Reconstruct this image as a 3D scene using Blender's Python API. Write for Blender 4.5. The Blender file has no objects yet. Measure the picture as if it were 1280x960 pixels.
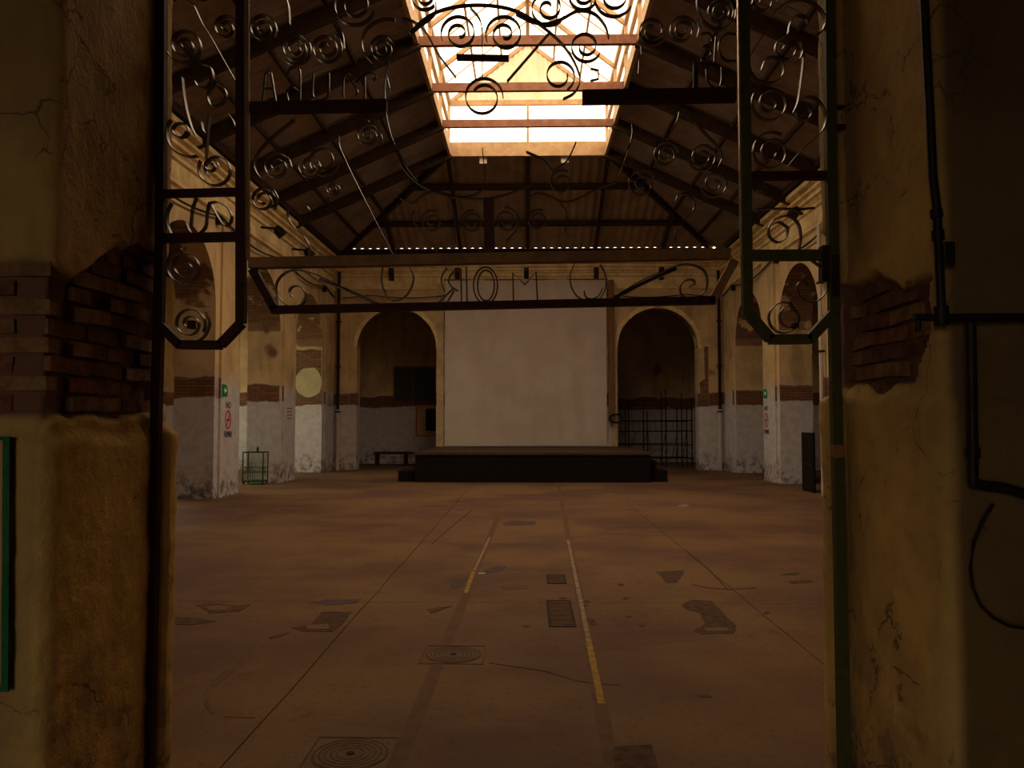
import bpy, math, random
from mathutils import Vector, Matrix, noise, Euler
random.seed(7)
S = bpy.context.scene
COL = S.collection
# ------------------------------------------------------------------ camera
CAM = Vector((0, 0, 1.6)); PITCH = math.atan(47/1000); YAW = math.atan(20/1000)
cd = bpy.data.cameras.new('camera'); cd.lens = 28.125; cd.sensor_width = 36; cd.clip_end = 200
cam = bpy.data.objects.new('camera', cd); COL.objects.link(cam)
cam.location = CAM; cam.rotation_euler = (math.pi/2 + PITCH, 0, YAW)
S.camera = cam
RM = Euler((math.pi/2 + PITCH, 0, YAW)).to_matrix()
def at(px, py, Y):
    """the point of the vertical plane y = Y seen at a pixel of the photograph"""
    d = RM @ Vector((px-640, 480-py, -1000)); t = Y/d.y
    return CAM + d*t
def atx(px, py, X):
    d = RM @ Vector((px-640, 480-py, -1000)); t = X/d.x
    return CAM + d*t
def atz(px, py, z=0.0):
    d = RM @ Vector((px-640, 480-py, -1000)); t = (z-1.6)/d.z
    return CAM + d*t
# ------------------------------------------------------------------ world, light, exposure
W = bpy.data.worlds.new('sky'); S.world = W; W.use_nodes = True
bg = W.node_tree.nodes['Background']; bg.inputs[0].default_value = (1.0, 0.93, 0.86, 1); bg.inputs[1].default_value = 4.4
S.view_settings.view_transform = 'Standard'; S.view_settings.look = 'None'
S.view_settings.gamma = 1; S.view_settings.use_curve_mapping = False
S.view_settings.exposure = 0.0
S.cycles.use_denoising = True
S.cycles.max_bounces = 10; S.cycles.diffuse_bounces = 6; S.cycles.transparent_max_bounces = 12
S.cycles.sample_clamp_indirect = 6
def portal(name, loc, sx, sy, normal):
    l = bpy.data.lights.new(name, 'AREA'); l.shape = 'RECTANGLE'; l.size = sx; l.size_y = sy
    l.cycles.is_portal = True
    o = bpy.data.objects.new(name, l); COL.objects.link(o); o.location = loc
    o.rotation_euler = Vector(normal).to_track_quat('-Z', 'Y').to_euler()
SKY_Y0, SKY_Y1, SKX, SKZ = 6.5, 21.4, 2.1, 8.98
portal('skylight_portal', (0, (SKY_Y0+SKY_Y1)/2, 9.05), 2*SKX, SKY_Y1-SKY_Y0, (0, 0, -1))
# ------------------------------------------------------------------ helpers
def tag(o, label=None, cat=None, group=None, kind=None):
    if label: o['label'] = label
    if cat: o['category'] = cat
    if group: o['group'] = group
    if kind: o['kind'] = kind
    return o
def empty(name, loc=(0, 0, 0), **k):
    o = bpy.data.objects.new(name, None); COL.objects.link(o); o.location = loc
    o.empty_display_size = .1
    return tag(o, **k)
class MB:
    def __init__(s): s.v = []; s.f = []
    def box(s, x0, x1, y0, y1, z0, z1):
        n = len(s.v)
        s.v += [(x, y, z) for z in (z0, z1) for y in (y0, y1) for x in (x0, x1)]
        s.f += [tuple(n+i for i in q) for q in ((0,2,3,1),(4,5,7,6),(0,1,5,4),(2,6,7,3),(0,4,6,2),(1,3,7,5))]
        return s
    def bar(s, a, b, w, h, up=(0, 0, 1)):
        a = Vector(a); b = Vector(b); d = (b-a).normalized(); up = Vector(up)
        sd = d.cross(up)
        if sd.length < 1e-4: sd = d.cross(Vector((1, 0, 0)))
        sd.normalize(); u = sd.cross(d)
        n = len(s.v)
        for p in (a, b):
            for i, j in ((-1,-1),(1,-1),(1,1),(-1,1)): s.v.append(tuple(p + sd*(i*w/2) + u*(j*h/2)))
        s.f += [(n,n+1,n+2,n+3),(n+7,n+6,n+5,n+4)] + [(n+i, n+4+i, n+4+(i+1)%4, n+(i+1)%4) for i in range(4)]
        return s
    def tube(s, pts, r, seg=8):
        pts = [Vector(p) for p in pts]; rings = []
        up = Vector((0, 0, 1))
        for i, p in enumerate(pts):
            d = (pts[min(i+1, len(pts)-1)] - pts[max(i-1, 0)]).normalized()
            a = d.cross(up)
            if a.length < .1: a = d.cross(Vector((1, 0, 0)))
            a.normalize(); b = a.cross(d); n = len(s.v)
            rr = r[i] if isinstance(r, (list, tuple)) else r
            s.v += [tuple(p + a*(rr*math.cos(2*math.pi*k/seg)) + b*(rr*math.sin(2*math.pi*k/seg))) for k in range(seg)]
            rings.append(n)
        for n, m in zip(rings, rings[1:]):
            s.f += [(n+k, n+(k+1)%seg, m+(k+1)%seg, m+k) for k in range(seg)]
        s.f += [tuple(rings[0]+k for k in range(seg))[::-1], tuple(rings[-1]+k for k in range(seg))]
        return s
    def prism(s, poly, f0, f1):
        """poly: 2-d points; f0, f1 map a 2-d point to the two 3-d caps"""
        n = len(s.v); k = len(poly)
        s.v += [tuple(f0(p)) for p in poly] + [tuple(f1(p)) for p in poly]
        s.f += [tuple(range(n, n+k))[::-1], tuple(range(n+k, n+2*k))]
        s.f += [(n+i, n+(i+1)%k, n+k+(i+1)%k, n+k+i) for i in range(k)]
        return s
    def strip(s, pts, t, y, d):
        """flat iron strip following 2-d points (x, z); t thick in the plane, d deep in y"""
        k = len(pts); n = len(s.v)
        for i, p in enumerate(pts):
            a = pts[max(i-1, 0)]; b = pts[min(i+1, k-1)]
            dx, dz = b[0]-a[0], b[1]-a[1]; l = math.hypot(dx, dz) or 1
            nx, nz = -dz/l*t/2, dx/l*t/2
            s.v += [(p[0]+nx, y-d/2, p[1]+nz), (p[0]+nx, y+d/2, p[1]+nz), (p[0]-nx, y+d/2, p[1]-nz), (p[0]-nx, y-d/2, p[1]-nz)]
        for i in range(k-1):
            q = n+4*i
            s.f += [(q+j, q+4+j, q+4+(j+1)%4, q+(j+1)%4) for j in range(4)]
        s.f += [(n, n+1, n+2, n+3), (n+4*k-1, n+4*k-2, n+4*k-3, n+4*k-4)]
        return s
    def sphere(s, c, r, seg=10, rings=6, sz=1):
        n = len(s.v)
        for i in range(rings+1):
            th = math.pi*i/rings
            for k in range(seg):
                ph = 2*math.pi*k/seg
                s.v.append((c[0]+r*math.sin(th)*math.cos(ph), c[1]+r*math.sin(th)*math.sin(ph), c[2]+sz*r*math.cos(th)))
        for i in range(rings):
            for k in range(seg):
                s.f.append((n+i*seg+k, n+(i+1)*seg+k, n+(i+1)*seg+(k+1)%seg, n+i*seg+(k+1)%seg))
        return s
    def build(s, name, m, parent=None, smooth=None, fix=True):
        me = bpy.data.meshes.new(name)
        off = Vector((0, 0, 0))
        if parent is not None:
            off = wloc(parent)
        me.from_pydata([(v[0]-off.x, v[1]-off.y, v[2]-off.z) for v in s.v], [], s.f)
        if fix:
            import bmesh
            bm = bmesh.new(); bm.from_mesh(me); bmesh.ops.recalc_face_normals(bm, faces=bm.faces); bm.to_mesh(me); bm.free()
        if m is not None: me.materials.append(m)
        if smooth:
            me.shade_smooth(); me.set_sharp_from_angle(angle=math.radians(smooth))
        me.update()
        o = bpy.data.objects.new(name, me); COL.objects.link(o)
        if parent is not None: o.parent = parent
        return o
def wloc(o):
    v = Vector((0, 0, 0))
    while o is not None: v += o.location; o = o.parent
    return v
# ------------------------------------------------------------------ materials
def nodes(m):
    nt = m.node_tree; return nt, nt.nodes, nt.links
def new_mat(name):
    m = bpy.data.materials.new(name); m.use_nodes = True
    return m, m.node_tree.nodes['Principled BSDF']
def N(nt, typ, **k):
    n = nt.nodes.new(typ)
    for a, b in k.items(): setattr(n, a, b)
    return n
def math_n(nt, op, a, b=None, clamp=False):
    n = nt.nodes.new('ShaderNodeMath'); n.operation = op; n.use_clamp = clamp
    for i, x in enumerate((a, b)):
        if x is None: continue
        if isinstance(x, (int, float)): n.inputs[i].default_value = x
        else: nt.links.new(x, n.inputs[i])
    return n.outputs[0]
def ramp01(nt, x, a, b):
    n = nt.nodes.new('ShaderNodeMapRange'); n.interpolation_type = 'SMOOTHSTEP'
    nt.links.new(x, n.inputs[0]); n.inputs[1].default_value = a; n.inputs[2].default_value = b
    return n.outputs[0]
def mixc(nt, f, a, b):
    n = nt.nodes.new('ShaderNodeMix'); n.data_type = 'RGBA'
    if isinstance(f, (int, float)): n.inputs[0].default_value = f
    else: nt.links.new(f, n.inputs[0])
    for i, x in ((6, a), (7, b)):
        if isinstance(x, tuple): n.inputs[i].default_value = (*x, 1)
        else: nt.links.new(x, n.inputs[i])
    return n.outputs[2]
def noise_n(nt, vec, scale, detail=4, rough=.6, stretch=None):
    if stretch:
        mp = nt.nodes.new('ShaderNodeMapping'); mp.inputs['Scale'].default_value = stretch
        nt.links.new(vec, mp.inputs[0]); vec = mp.outputs[0]
    n = nt.nodes.new('ShaderNodeTexNoise'); n.inputs['Scale'].default_value = scale
    n.inputs['Detail'].default_value = detail; n.inputs['Roughness'].default_value = rough
    nt.links.new(vec, n.inputs['Vector']); return n.outputs['Fac']
def mat(name, c, c2=None, scale=6, rough=.8, metal=0, bump=.0, stretch=None, spec=.12, lo=.35, hi=.65, bscale=None):
    m, b = new_mat(name); nt = m.node_tree
    b.inputs['Roughness'].default_value = rough; b.inputs['Metallic'].default_value = metal
    b.inputs['Specular IOR Level'].default_value = spec
    b.inputs['Base Color'].default_value = (*c, 1)
    if c2 or bump:
        g = nt.nodes.new('ShaderNodeNewGeometry').outputs['Position']
        f = noise_n(nt, g, scale, 6, .65, stretch)
        if c2: nt.links.new(mixc(nt, ramp01(nt, f, lo, hi), c, c2), b.inputs['Base Color'])
        if bump:
            bp = nt.nodes.new('ShaderNodeBump'); bp.inputs['Strength'].default_value = bump; bp.inputs['Distance'].default_value = .02
            f2 = noise_n(nt, g, bscale or scale*5, 5, .7)
            nt.links.new(f2, bp.inputs['Height']); nt.links.new(bp.outputs[0], b.inputs['Normal'])
    return m
M = {}
def hall_plaster(name, band=True, lift=0.0):
    """white paint below, exposed brick band, ochre plaster above"""
    m, b = new_mat(name); nt = m.node_tree; L = nt.links
    geo = nt.nodes.new('ShaderNodeNewGeometry'); P = geo.outputs['Position']
    sp = nt.nodes.new('ShaderNodeSeparateXYZ'); L.new(P, sp.inputs[0])
    sn = nt.nodes.new('ShaderNodeSeparateXYZ'); L.new(geo.outputs['True Normal'], sn.inputs[0])
    z = sp.outputs['Z']
    u = math_n(nt, 'ADD', math_n(nt, 'MULTIPLY', sp.outputs['X'], math_n(nt, 'ABSOLUTE', sn.outputs['Y'])),
               math_n(nt, 'MULTIPLY', sp.outputs['Y'], math_n(nt, 'ABSOLUTE', sn.outputs['X'])))
    cb = nt.nodes.new('ShaderNodeCombineXYZ'); L.new(u, cb.inputs[0]); L.new(z, cb.inputs[1])
    br = nt.nodes.new('ShaderNodeTexBrick'); L.new(cb.outputs[0], br.inputs['Vector'])
    br.inputs['Scale'].default_value = 1; br.inputs['Brick Width'].default_value = .27; br.inputs['Row Height'].default_value = .07
    br.inputs['Mortar Size'].default_value = .009
    br.inputs['Color1'].default_value = (.25, .115, .06, 1); br.inputs['Color2'].default_value = (.16, .07, .04, 1); br.inputs['Mortar'].default_value = (.09, .055, .035, 1)
    n1 = noise_n(nt, P, 1.3, 5, .6); n2 = noise_n(nt, P, 5, 6, .7); n3 = noise_n(nt, P, 2.2, 4, .6, (1, 1, .25))
    zz = math_n(nt, 'ADD', z, math_n(nt, 'MULTIPLY', math_n(nt, 'SUBTRACT', n2, .5), .35))
    white = mixc(nt, ramp01(nt, n2, .35, .7), (.60, .555, .585), (.46, .42, .445))
    ochre = mixc(nt, ramp01(nt, n1, .35, .65), (.66, .47, .25), (.48, .34, .19))
    ochre = mixc(nt, math_n(nt, 'MULTIPLY', ramp01(nt, n3, .52, .7), .45), ochre, (.25, .14, .06))
    base = mixc(nt, ramp01(nt, zz, 2.2, 2.75), white, ochre)
    # dirt near the floor
    dirt = math_n(nt, 'MULTIPLY', ramp01(nt, n2, .45, .62), math_n(nt, 'SUBTRACT', 1, ramp01(nt, z, .1, .75)))
    base = mixc(nt, math_n(nt, 'MULTIPLY', dirt, .8), base, (.10, .07, .045))
    if band:
        zb = math_n(nt, 'ADD', z, math_n(nt, 'MULTIPLY', math_n(nt, 'SUBTRACT', n1, .5), .3))
        k = math_n(nt, 'MULTIPLY', ramp01(nt, zb, 2.10, 2.15), math_n(nt, 'SUBTRACT', 1, ramp01(nt, zb, 2.52, 2.58)))
        # hall faces of the side piers keep their plaster for the most part
        hi = math_n(nt, 'MULTIPLY', ramp01(nt, zb, 3.1, 3.2), ramp01(nt, noise_n(nt, P, .55, 3, .5), .66, .70))
        side = math_n(nt, 'ABSOLUTE', sn.outputs['X'])
        keep = math_n(nt, 'SUBTRACT', 1, math_n(nt, 'MULTIPLY', side, ramp01(nt, noise_n(nt, P, .35, 2, .5), .58, .42)))
        soff = math_n(nt, 'SUBTRACT', 1, ramp01(nt, math_n(nt, 'ABSOLUTE', sn.outputs['Z']), .05, .3))
        hi2 = math_n(nt, 'MULTIPLY', hi, math_n(nt, 'SUBTRACT', 1, ramp01(nt, z, 5.4, 5.7)))
        k = math_n(nt, 'MAXIMUM', math_n(nt, 'MULTIPLY', k, keep), math_n(nt, 'MULTIPLY', hi2, .9))
        # the undersides of the arches are bare brick in wide patches
        und = math_n(nt, 'MULTIPLY', ramp01(nt, math_n(nt, 'MULTIPLY', sn.outputs['Z'], -1), .02, .1), ramp01(nt, n1, .40, .46))
        k = math_n(nt, 'MAXIMUM', k, math_n(nt, 'MULTIPLY', und, .9))
        base = mixc(nt, k, base, br.outputs['Color'])
    L.new(base, b.inputs['Base Color'])
    b.inputs['Roughness'].default_value = .9; b.inputs['Specular IOR Level'].default_value = .2
    bp = nt.nodes.new('ShaderNodeBump'); bp.inputs['Strength'].default_value = .5; bp.inputs['Distance'].default_value = .03
    L.new(n2, bp.inputs['Height']); L.new(bp.outputs[0], b.inputs['Normal'])
    return m
M['hall'] = hall_plaster('hall_plaster')
M['cornice'] = mat('ochre_cornice_plaster', (.86, .68, .38), (.62, .45, .22), 2.5, .85, bump=.2)
def near_plaster():
    m, b = new_mat('entrance_plaster'); nt = m.node_tree; L = nt.links
    P = nt.nodes.new('ShaderNodeNewGeometry').outputs['Position']
    at_ = nt.nodes.new('ShaderNodeAttribute'); at_.attribute_name = 'bare'
    n1 = noise_n(nt, P, 1.6, 6, .65); n2 = noise_n(nt, P, 9, 7, .75); n3 = noise_n(nt, P, 2.2, 5, .6, (2.5, 2.5, .5))
    c = mixc(nt, ramp01(nt, n1, .38, .62), (.62, .37, .09), (.44, .25, .075))
    c = mixc(nt, math_n(nt, 'MULTIPLY', ramp01(nt, n3, .5, .68), .35), c, (.24, .14, .06))
    c = mixc(nt, math_n(nt, 'MULTIPLY', ramp01(nt, n2, .56, .72), .35), c, (.55, .38, .15))
    vm = nt.nodes.new('ShaderNodeTexVoronoi'); vm.feature = 'DISTANCE_TO_EDGE'; vm.inputs['Scale'].default_value = 2.1
    wn = nt.nodes.new('ShaderNodeTexNoise'); wn.inputs['Scale'].default_value = 3.5; wn.inputs['Detail'].default_value = 6; L.new(P, wn.inputs['Vector'])
    va = nt.nodes.new('ShaderNodeVectorMath'); va.operation = 'MULTIPLY_ADD'; L.new(wn.outputs['Color'], va.inputs[0]); va.inputs[1].default_value = (.5, .5, .5); L.new(P, va.inputs[2])
    L.new(va.outputs[0], vm.inputs['Vector'])
    crk = math_n(nt, 'MULTIPLY', math_n(nt, 'SUBTRACT', 1, ramp01(nt, vm.outputs['Distance'], .002, .016)), ramp01(nt, n1, .48, .56))
    c = mixc(nt, math_n(nt, 'MULTIPLY', crk, .8), c, (.07, .035, .015))
    # damp stains low on the wall
    sp = nt.nodes.new('ShaderNodeSeparateXYZ'); L.new(P, sp.inputs[0])
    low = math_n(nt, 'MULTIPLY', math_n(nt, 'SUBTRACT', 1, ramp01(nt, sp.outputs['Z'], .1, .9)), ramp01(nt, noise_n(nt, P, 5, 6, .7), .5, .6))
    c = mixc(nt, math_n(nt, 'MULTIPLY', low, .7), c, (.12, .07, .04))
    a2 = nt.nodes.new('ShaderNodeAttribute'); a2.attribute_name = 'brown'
    c = mixc(nt, math_n(nt, 'MULTIPLY', a2.outputs['Fac'], .8), c, (.09, .045, .018))  # brown front wall on the right; on the left, dimness put into the colour
    c = mixc(nt, at_.outputs['Fac'], c, (.16, .07, .035))
    L.new(c, b.inputs['Base Color'])
    b.inputs['Roughness'].default_value = .85; b.inputs['Specular IOR Level'].default_value = .25
    bp = nt.nodes.new('ShaderNodeBump'); bp.inputs['Strength'].default_value = .8; bp.inputs['Distance'].default_value = .02
    hh = math_n(nt, 'ADD', n2, math_n(nt, 'MULTIPLY', noise_n(nt, P, 40, 4, .7), .4))
    L.new(hh, bp.inputs['Height']); L.new(bp.outputs[0], b.inputs['Normal'])
    return m
M['near'] = near_plaster()
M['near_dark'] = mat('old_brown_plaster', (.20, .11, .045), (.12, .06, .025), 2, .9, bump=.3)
def floor_mat():
    m, b = new_mat('worn_red_concrete'); nt = m.node_tree; L = nt.links
    P = nt.nodes.new('ShaderNodeNewGeometry').outputs['Position']
    n1 = noise_n(nt, P, .45, 5, .55); n2 = noise_n(nt, P, 3, 7, .7); n3 = noise_n(nt, P, .9, 4, .6, (.5, 1.6, 1))
    c = mixc(nt, ramp01(nt, n1, .38, .64), (.20, .115, .058), (.125, .066, .05))
    c = mixc(nt, math_n(nt, 'MULTIPLY', ramp01(nt, n3, .5, .66), .5), c, (.20, .12, .065))
    c = mixc(nt, math_n(nt, 'MULTIPLY', ramp01(nt, n2, .56, .75), .55), c, (.095, .05, .032))
    c = mixc(nt, math_n(nt, 'MULTIPLY', ramp01(nt, noise_n(nt, P, 22, 5, .75), .5, .72), .6), c, (.075, .04, .025))
    c = mixc(nt, math_n(nt, 'MULTIPLY', ramp01(nt, noise_n(nt, P, 14, 5, .8), .62, .8), .5), c, (.26, .16, .085))
    c = mixc(nt, math_n(nt, 'MULTIPLY', ramp01(nt, noise_n(nt, P, .28, 3, .5), .5, .62), .5), c, (.11, .055, .05))
    L.new(c, b.inputs['Base Color'])
    L.new(math_n(nt, 'ADD', .55, math_n(nt, 'MULTIPLY', n2, .3)), b.inputs['Roughness'])
    b.inputs['Specular IOR Level'].default_value = .06
    bp = nt.nodes.new('ShaderNodeBump'); bp.inputs['Strength'].default_value = .25; bp.inputs['Distance'].default_value = .01
    L.new(n2, bp.inputs['Height']); L.new(bp.outputs[0], b.inputs['Normal'])
    return m
M['floor'] = floor_mat()
M['joint'] = mat('dark_joint', (.04, .022, .015))
M['patch'] = mat('dark_damaged_concrete', (.07, .04, .025), (.12, .065, .04), 14, .9, bump=.4)
M['patch_light'] = mat('pale_repair_mortar', (.20, .12, .07), (.15, .09, .055), 14, .9)
M['patch_grey'] = mat('grey_scuffed_concrete', (.10, .07, .072), (.08, .05, .05), 10, .8)
M['groove'] = mat('filled_groove', (.15, .083, .045), (.115, .062, .04), 5, .8)
M['yellow'] = mat('yellow_line_paint', (.40, .25, .03), (.22, .12, .03), 14, .7)
M['pale_line'] = mat('worn_pale_line_paint', (.34, .25, .165), (.18, .11, .07), 14, .7)
M['iron_red'] = mat('dark_red_brown_painted_iron', (.055, .013, .006), (.035, .010, .005), 20, .6, .0, spec=.08)
M['iron_brown'] = mat('orange_brown_rusty_iron', (.30, .14, .04), (.20, .085, .028), 9, .6, .0)
M['iron_green'] = mat('olive_green_painted_iron', (.075, .066, .010), (.055, .05, .010), 20, .55, .0, spec=.12)
M['strip'] = mat('bare_forged_iron', (.060, .034, .020), (.035, .02, .012), 25, .33, .7)
M['edge'] = mat('iron_edge_highlight', (.75, .55, .32), (.5, .34, .18), 15, .3, .8)  # bright colour stands for the highlight along the right inner post
M['mid_post'] = mat('red_primed_iron', (.10, .025, .012), (.07, .02, .012), 12, .6)
M['roof'] = mat('corrugated_roof_sheet', (.34, .28, .24), (.24, .185, .155), 1.5, .5, .3)
M['roof_end'] = mat('corrugated_end_sheet', (.40, .31, .22), (.30, .22, .15), 1.5, .55, .2)  # end sheets coloured lighter in place of the skylight's glow
M['timber'] = mat('dark_roof_timber', (.060, .034, .022), (.04, .02, .014), 6, .7)
M['red_steel'] = mat('red_oxide_beam', (.28, .13, .08), (.20, .085, .05), 4, .6)
M['lantern'] = mat('cream_lantern_frame', (.45, .30, .17), (.36, .22, .11), 5, .6)
M['gable'] = mat('cream_corrugated_gable', (.76, .68, .52), (.6, .52, .37), 1, .6)
def glass(name, tint, haze=.12):
    m = bpy.data.materials.new(name); m.use_nodes = True; nt = m.node_tree; nt.nodes.clear()
    o = nt.nodes.new('ShaderNodeOutputMaterial'); mx = nt.nodes.new('ShaderNodeMixShader')
    t = nt.nodes.new('ShaderNodeBsdfTransparent'); t.inputs[0].default_value = (*tint, 1)
    g = nt.nodes.new('ShaderNodeBsdfTranslucent'); g.inputs[0].default_value = (*tint, 1)
    mx.inputs[0].default_value = haze
    nt.links.new(t.outputs[0], mx.inputs[1]); nt.links.new(g.outputs[0], mx.inputs[2]); nt.links.new(mx.outputs[0], o.inputs[0])
    return m
M['sky_pane'] = glass('aged_skylight_sheet', (1.0, .82, .58))
M['clear'] = glass('dusty_window_glass', (1.0, .98, .68))
M['black'] = mat('black_stage_cloth', (.012, .010, .009), None, rough=.9)
M['stage_top'] = mat('dark_stage_boards', (.085, .05, .038), (.06, .035, .025), 5, .7)
M['cloth'] = mat('off_white_screen_cloth', (.60, .50, .46), (.54, .44, .39), 1.2, .95)
M['dark_metal'] = mat('dark_pipe_metal', (.035, .022, .016), (.02, .012, .01), 10, .5, .3)
M['green'] = mat('green_paint', (.015, .11, .035), (.01, .08, .02), 20, .5)
M['sign_green'] = mat('exit_sign_green', (.0, .25, .09))
M['white'] = mat('white_plate', (.75, .68, .6))
M['red'] = mat('red_sign_paint', (.5, .03, .02))
M['ink'] = mat('black_sign_paint', (.02, .016, .016))
M['wood'] = mat('brown_wooden_board', (.24, .13, .06), (.15, .075, .035), 3, .7, stretch=(6, 6, .6))
M['paleplaster'] = mat('pale_pilaster_plaster', (.55, .40, .24), (.42, .29, .17), 3, .9, bump=.2)
M['whitepipe'] = mat('whitewashed_pipe', (.55, .48, .44))
M['brick1'] = mat('red_brick', (.28, .10, .04), (.14, .05, .025), 16, .9, bump=.6)
M['brick2'] = mat('dark_red_brick', (.19, .07, .03), (.10, .04, .02), 16, .9, bump=.6)
M['brick3'] = mat('brown_brick', (.30, .15, .055), (.17, .08, .035), 16, .9, bump=.6)
M['ground'] = mat('outside_ground', (.2, .18, .14))
M['glassdark'] = mat('dark_window_pane', (.05, .055, .06), rough=.2)
M['bottle'] = mat('dark_plastic', (.05, .04, .03), rough=.4)
# ------------------------------------------------------------------ ground and floor
tag(MB().box(-60, 60, -60, 80, -.3, -.12).build('ground', M['ground']), kind='structure')
fl = MB().box(-11.6, 11.6, -5, 32, -.11, -.018).build('floor', M['joint']); tag(fl, kind='structure')
XJ = [-11.6, -8.1, -4.75, -1.42, 1.95, 5.3, 8.65, 11.6]; YJ = [-5, .5, 7.17, 12.3, 17.4, 22.5, 27.6, 32]
def jag(a, b, fixed, axis, seed, n=14, amp=.008):
    out = []
    for i in range(n+1):
        t = a + (b-a)*i/n; o = (noise.noise((t*1.7, seed, 0))*amp*1.5) if 0 < i < n else 0
        out.append((t, fixed+o) if axis == 0 else (fixed+o, t))
    return out
for i in range(7):
    for j in range(7):
        g = .004
        x0, x1, y0, y1 = XJ[i]+g, XJ[i+1]-g, YJ[j]+g, YJ[j+1]-g
        poly = jag(x0, x1, y0, 0, j*3.1)[:-1] + jag(y0, y1, x1, 1, i*7.7+50)[:-1] + jag(x1, x0, y1, 0, j*3.1+3.1)[:-1] + jag(y1, y0, x0, 1, i*7.7+42.3)[:-1]
        MB().prism(poly, lambda p: (p[0], p[1], -.018), lambda p: (p[0], p[1], 0)).build('floor_slab', M['floor'], fl)
def smooth_closed(pts, k=4, rough=.0, seed=0):
    out = []; n = len(pts)
    for i in range(n):
        p0, p1, p2, p3 = (Vector(pts[(i+j-1) % n]) for j in range(4))
        for s in range(k):
            t = s/k
            out.append(p1*(1-t)+p2*t + Vector((noise.noise((i*3.3+s, seed, 1)), noise.noise((i*3.3+s, seed, 9))))*rough)
    return [tuple(p) for p in out]
def floor_patch(pts, m, name='floor_patch', z=.003, rough=.02, label=None):
    w = [(p.x, p.y) for p in (atz(*q) for q in pts)]
    w = smooth_closed(w, 4, rough, len(w)+pts[0][0])
    o = MB().prism(w, lambda p: (p[0], p[1], -.004), lambda p: (p[0], p[1], z)).build(name, m, fl)
    if label: o['label'] = label
    return o
def ring_patch(pts, w=3.2, m=None, z=.003):
    """ragged dark line along pixel points lying on the floor"""
    pts3 = [atz(*q) for q in pts]
    L_, R_ = [], []
    for i, p in enumerate(pts3):
        a = pts3[max(i-1, 0)]; b = pts3[min(i+1, len(pts3)-1)]
        d = (b-a).normalized(); nrm = Vector((-d.y, d.x, 0)); ww = w*(.6+.8*abs(noise.noise((i*1.3, pts[0][0], 2))))
        L_.append((p.x+nrm.x*ww, p.y+nrm.y*ww)); R_.append((p.x-nrm.x*ww, p.y-nrm.y*ww))
    mb = MB(); n = 0
    for i in range(len(L_)-1):
        mb.prism([L_[i], L_[i+1], R_[i+1], R_[i]], lambda p: (p[0], p[1], -.004), lambda p: (p[0], p[1], z))
    return mb.build('floor_crack', m or M['patch'], fl)
D = M['patch']
M['patch_light2'] = mat('faded_white_paint', (.30, .25, .24), (.18, .13, .12), 25)
floor_patch([(245,757),(262,754),(290,757),(313,756),(301,764),(264,767)], D)
floor_patch([(256,759),(270,757),(290,759),(280,763),(262,763)], M['floor'], z=.005, rough=.005)
floor_patch([(219,772),(245,772),(270,777),(245,781),(219,781)], D)
floor_patch([(388,781),(403,765),(440,765),(428,780),(416,790),(376,789),(366,785)], D)
floor_patch([(384,782),(410,781),(412,787),(384,787)], M['patch_light'], z=.006, rough=.005)
floor_patch([(385,753),(408,750),(452,749),(446,754),(412,757)], M['patch_grey'], z=.002)
floor_patch([(335,797),(350,793),(362,791),(352,796),(338,799)], D)
floor_patch([(302,812),(316,803),(320,806),(312,820),(298,836),(268,858),(262,853),(272,845),(296,828)], M['groove'], z=.002)
ring_patch([(262,856),(257,868),(258,882),(266,893)], .012, M['groove'], .002)
ring_patch([(280,896),(300,897),(318,897)], .008, M['groove'], .002)
floor_patch([(852,757),(863,750),(889,751),(905,768),(921,783),(918,792),(877,793),(867,789),(882,780),(874,766),(858,762)], D)
floor_patch([(880,786),(908,785),(912,789),(884,790)], M['patch_light'], z=.006, rough=.004)
floor_patch([(820,715),(856,713),(853,719),(847,728),(832,729),(826,720)], D)
ring_patch([(866,731),(885,735),(910,737),(945,735)], .02, D)
floor_patch([(534,762),(548,760),(566,757),(552,763),(539,767)], D)
floor_patch([(563,731),(583,722),(580,732),(566,736)], M['patch_grey'])
floor_patch([(603,714),(618,708),(634,708),(626,714),(608,717)], M['patch_grey'])
floor_patch([(625,733),(642,730),(662,732),(658,736),(630,737)], M['groove'])
floor_patch([(627,654),(640,651),(672,652),(668,656),(634,657)], M['patch_grey'])
floor_patch([(732,772),(742,774),(748,782),(738,782)], D, rough=.01)
floor_patch([(990,716),(1000,716),(998,719),(975,719)], D)
floor_patch([(985,727),(1010,725),(1016,728),(990,730)], D)
floor_patch([(872,870),(886,869),(888,872),(876,872)], D)
floor_patch([(846,632),(858,630),(862,633),(850,634)], M['patch_light2'], rough=.03, label='small white scrap of paint')
floor_patch([(767,934),(815,931),(824,962),(768,962)], D, rough=.01)
for q in [(657,783),(802,782),(786,771),(958,766),(703,748),(732,752),(731,757),(776,731),(782,748)]:
    x, y = q; floor_patch([(x-4, y), (x, y-1.6), (x+5, y), (x, y+1.8)], D, rough=.01)
ring_patch([(612,829),(640,833),(680,839),(700,845),(720,851),(740,854),(775,857)], .006, D)
ring_patch([(860,690),(885,711),(910,737)], .012, D)
ring_patch([(540,680),(560,662),(590,638)], .015, D)
def floor_line(a, b, w, m, name, z=.0035):
    a, b = atz(*a), atz(*b); d = (b-a).normalized(); n = Vector((-d.y, d.x, 0))*w/2
    k = 24; L_, R_ = [], []
    for i in range(k+1):
        p = a.lerp(b, i/k); ww = 1+.25*noise.noise((i*1.1, a.x*9, 3))
        L_.append((p.x+n.x*ww, p.y+n.y*ww)); R_.append((p.x-n.x*ww, p.y-n.y*ww))
    return MB().prism(L_+R_[::-1], lambda p: (p[0], p[1], -.004), lambda p: (p[0], p[1], z)).build(name, m, fl)
floor_line((697,600), (768,975), .075, M['groove'], 'rail_groove', .0015)
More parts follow.
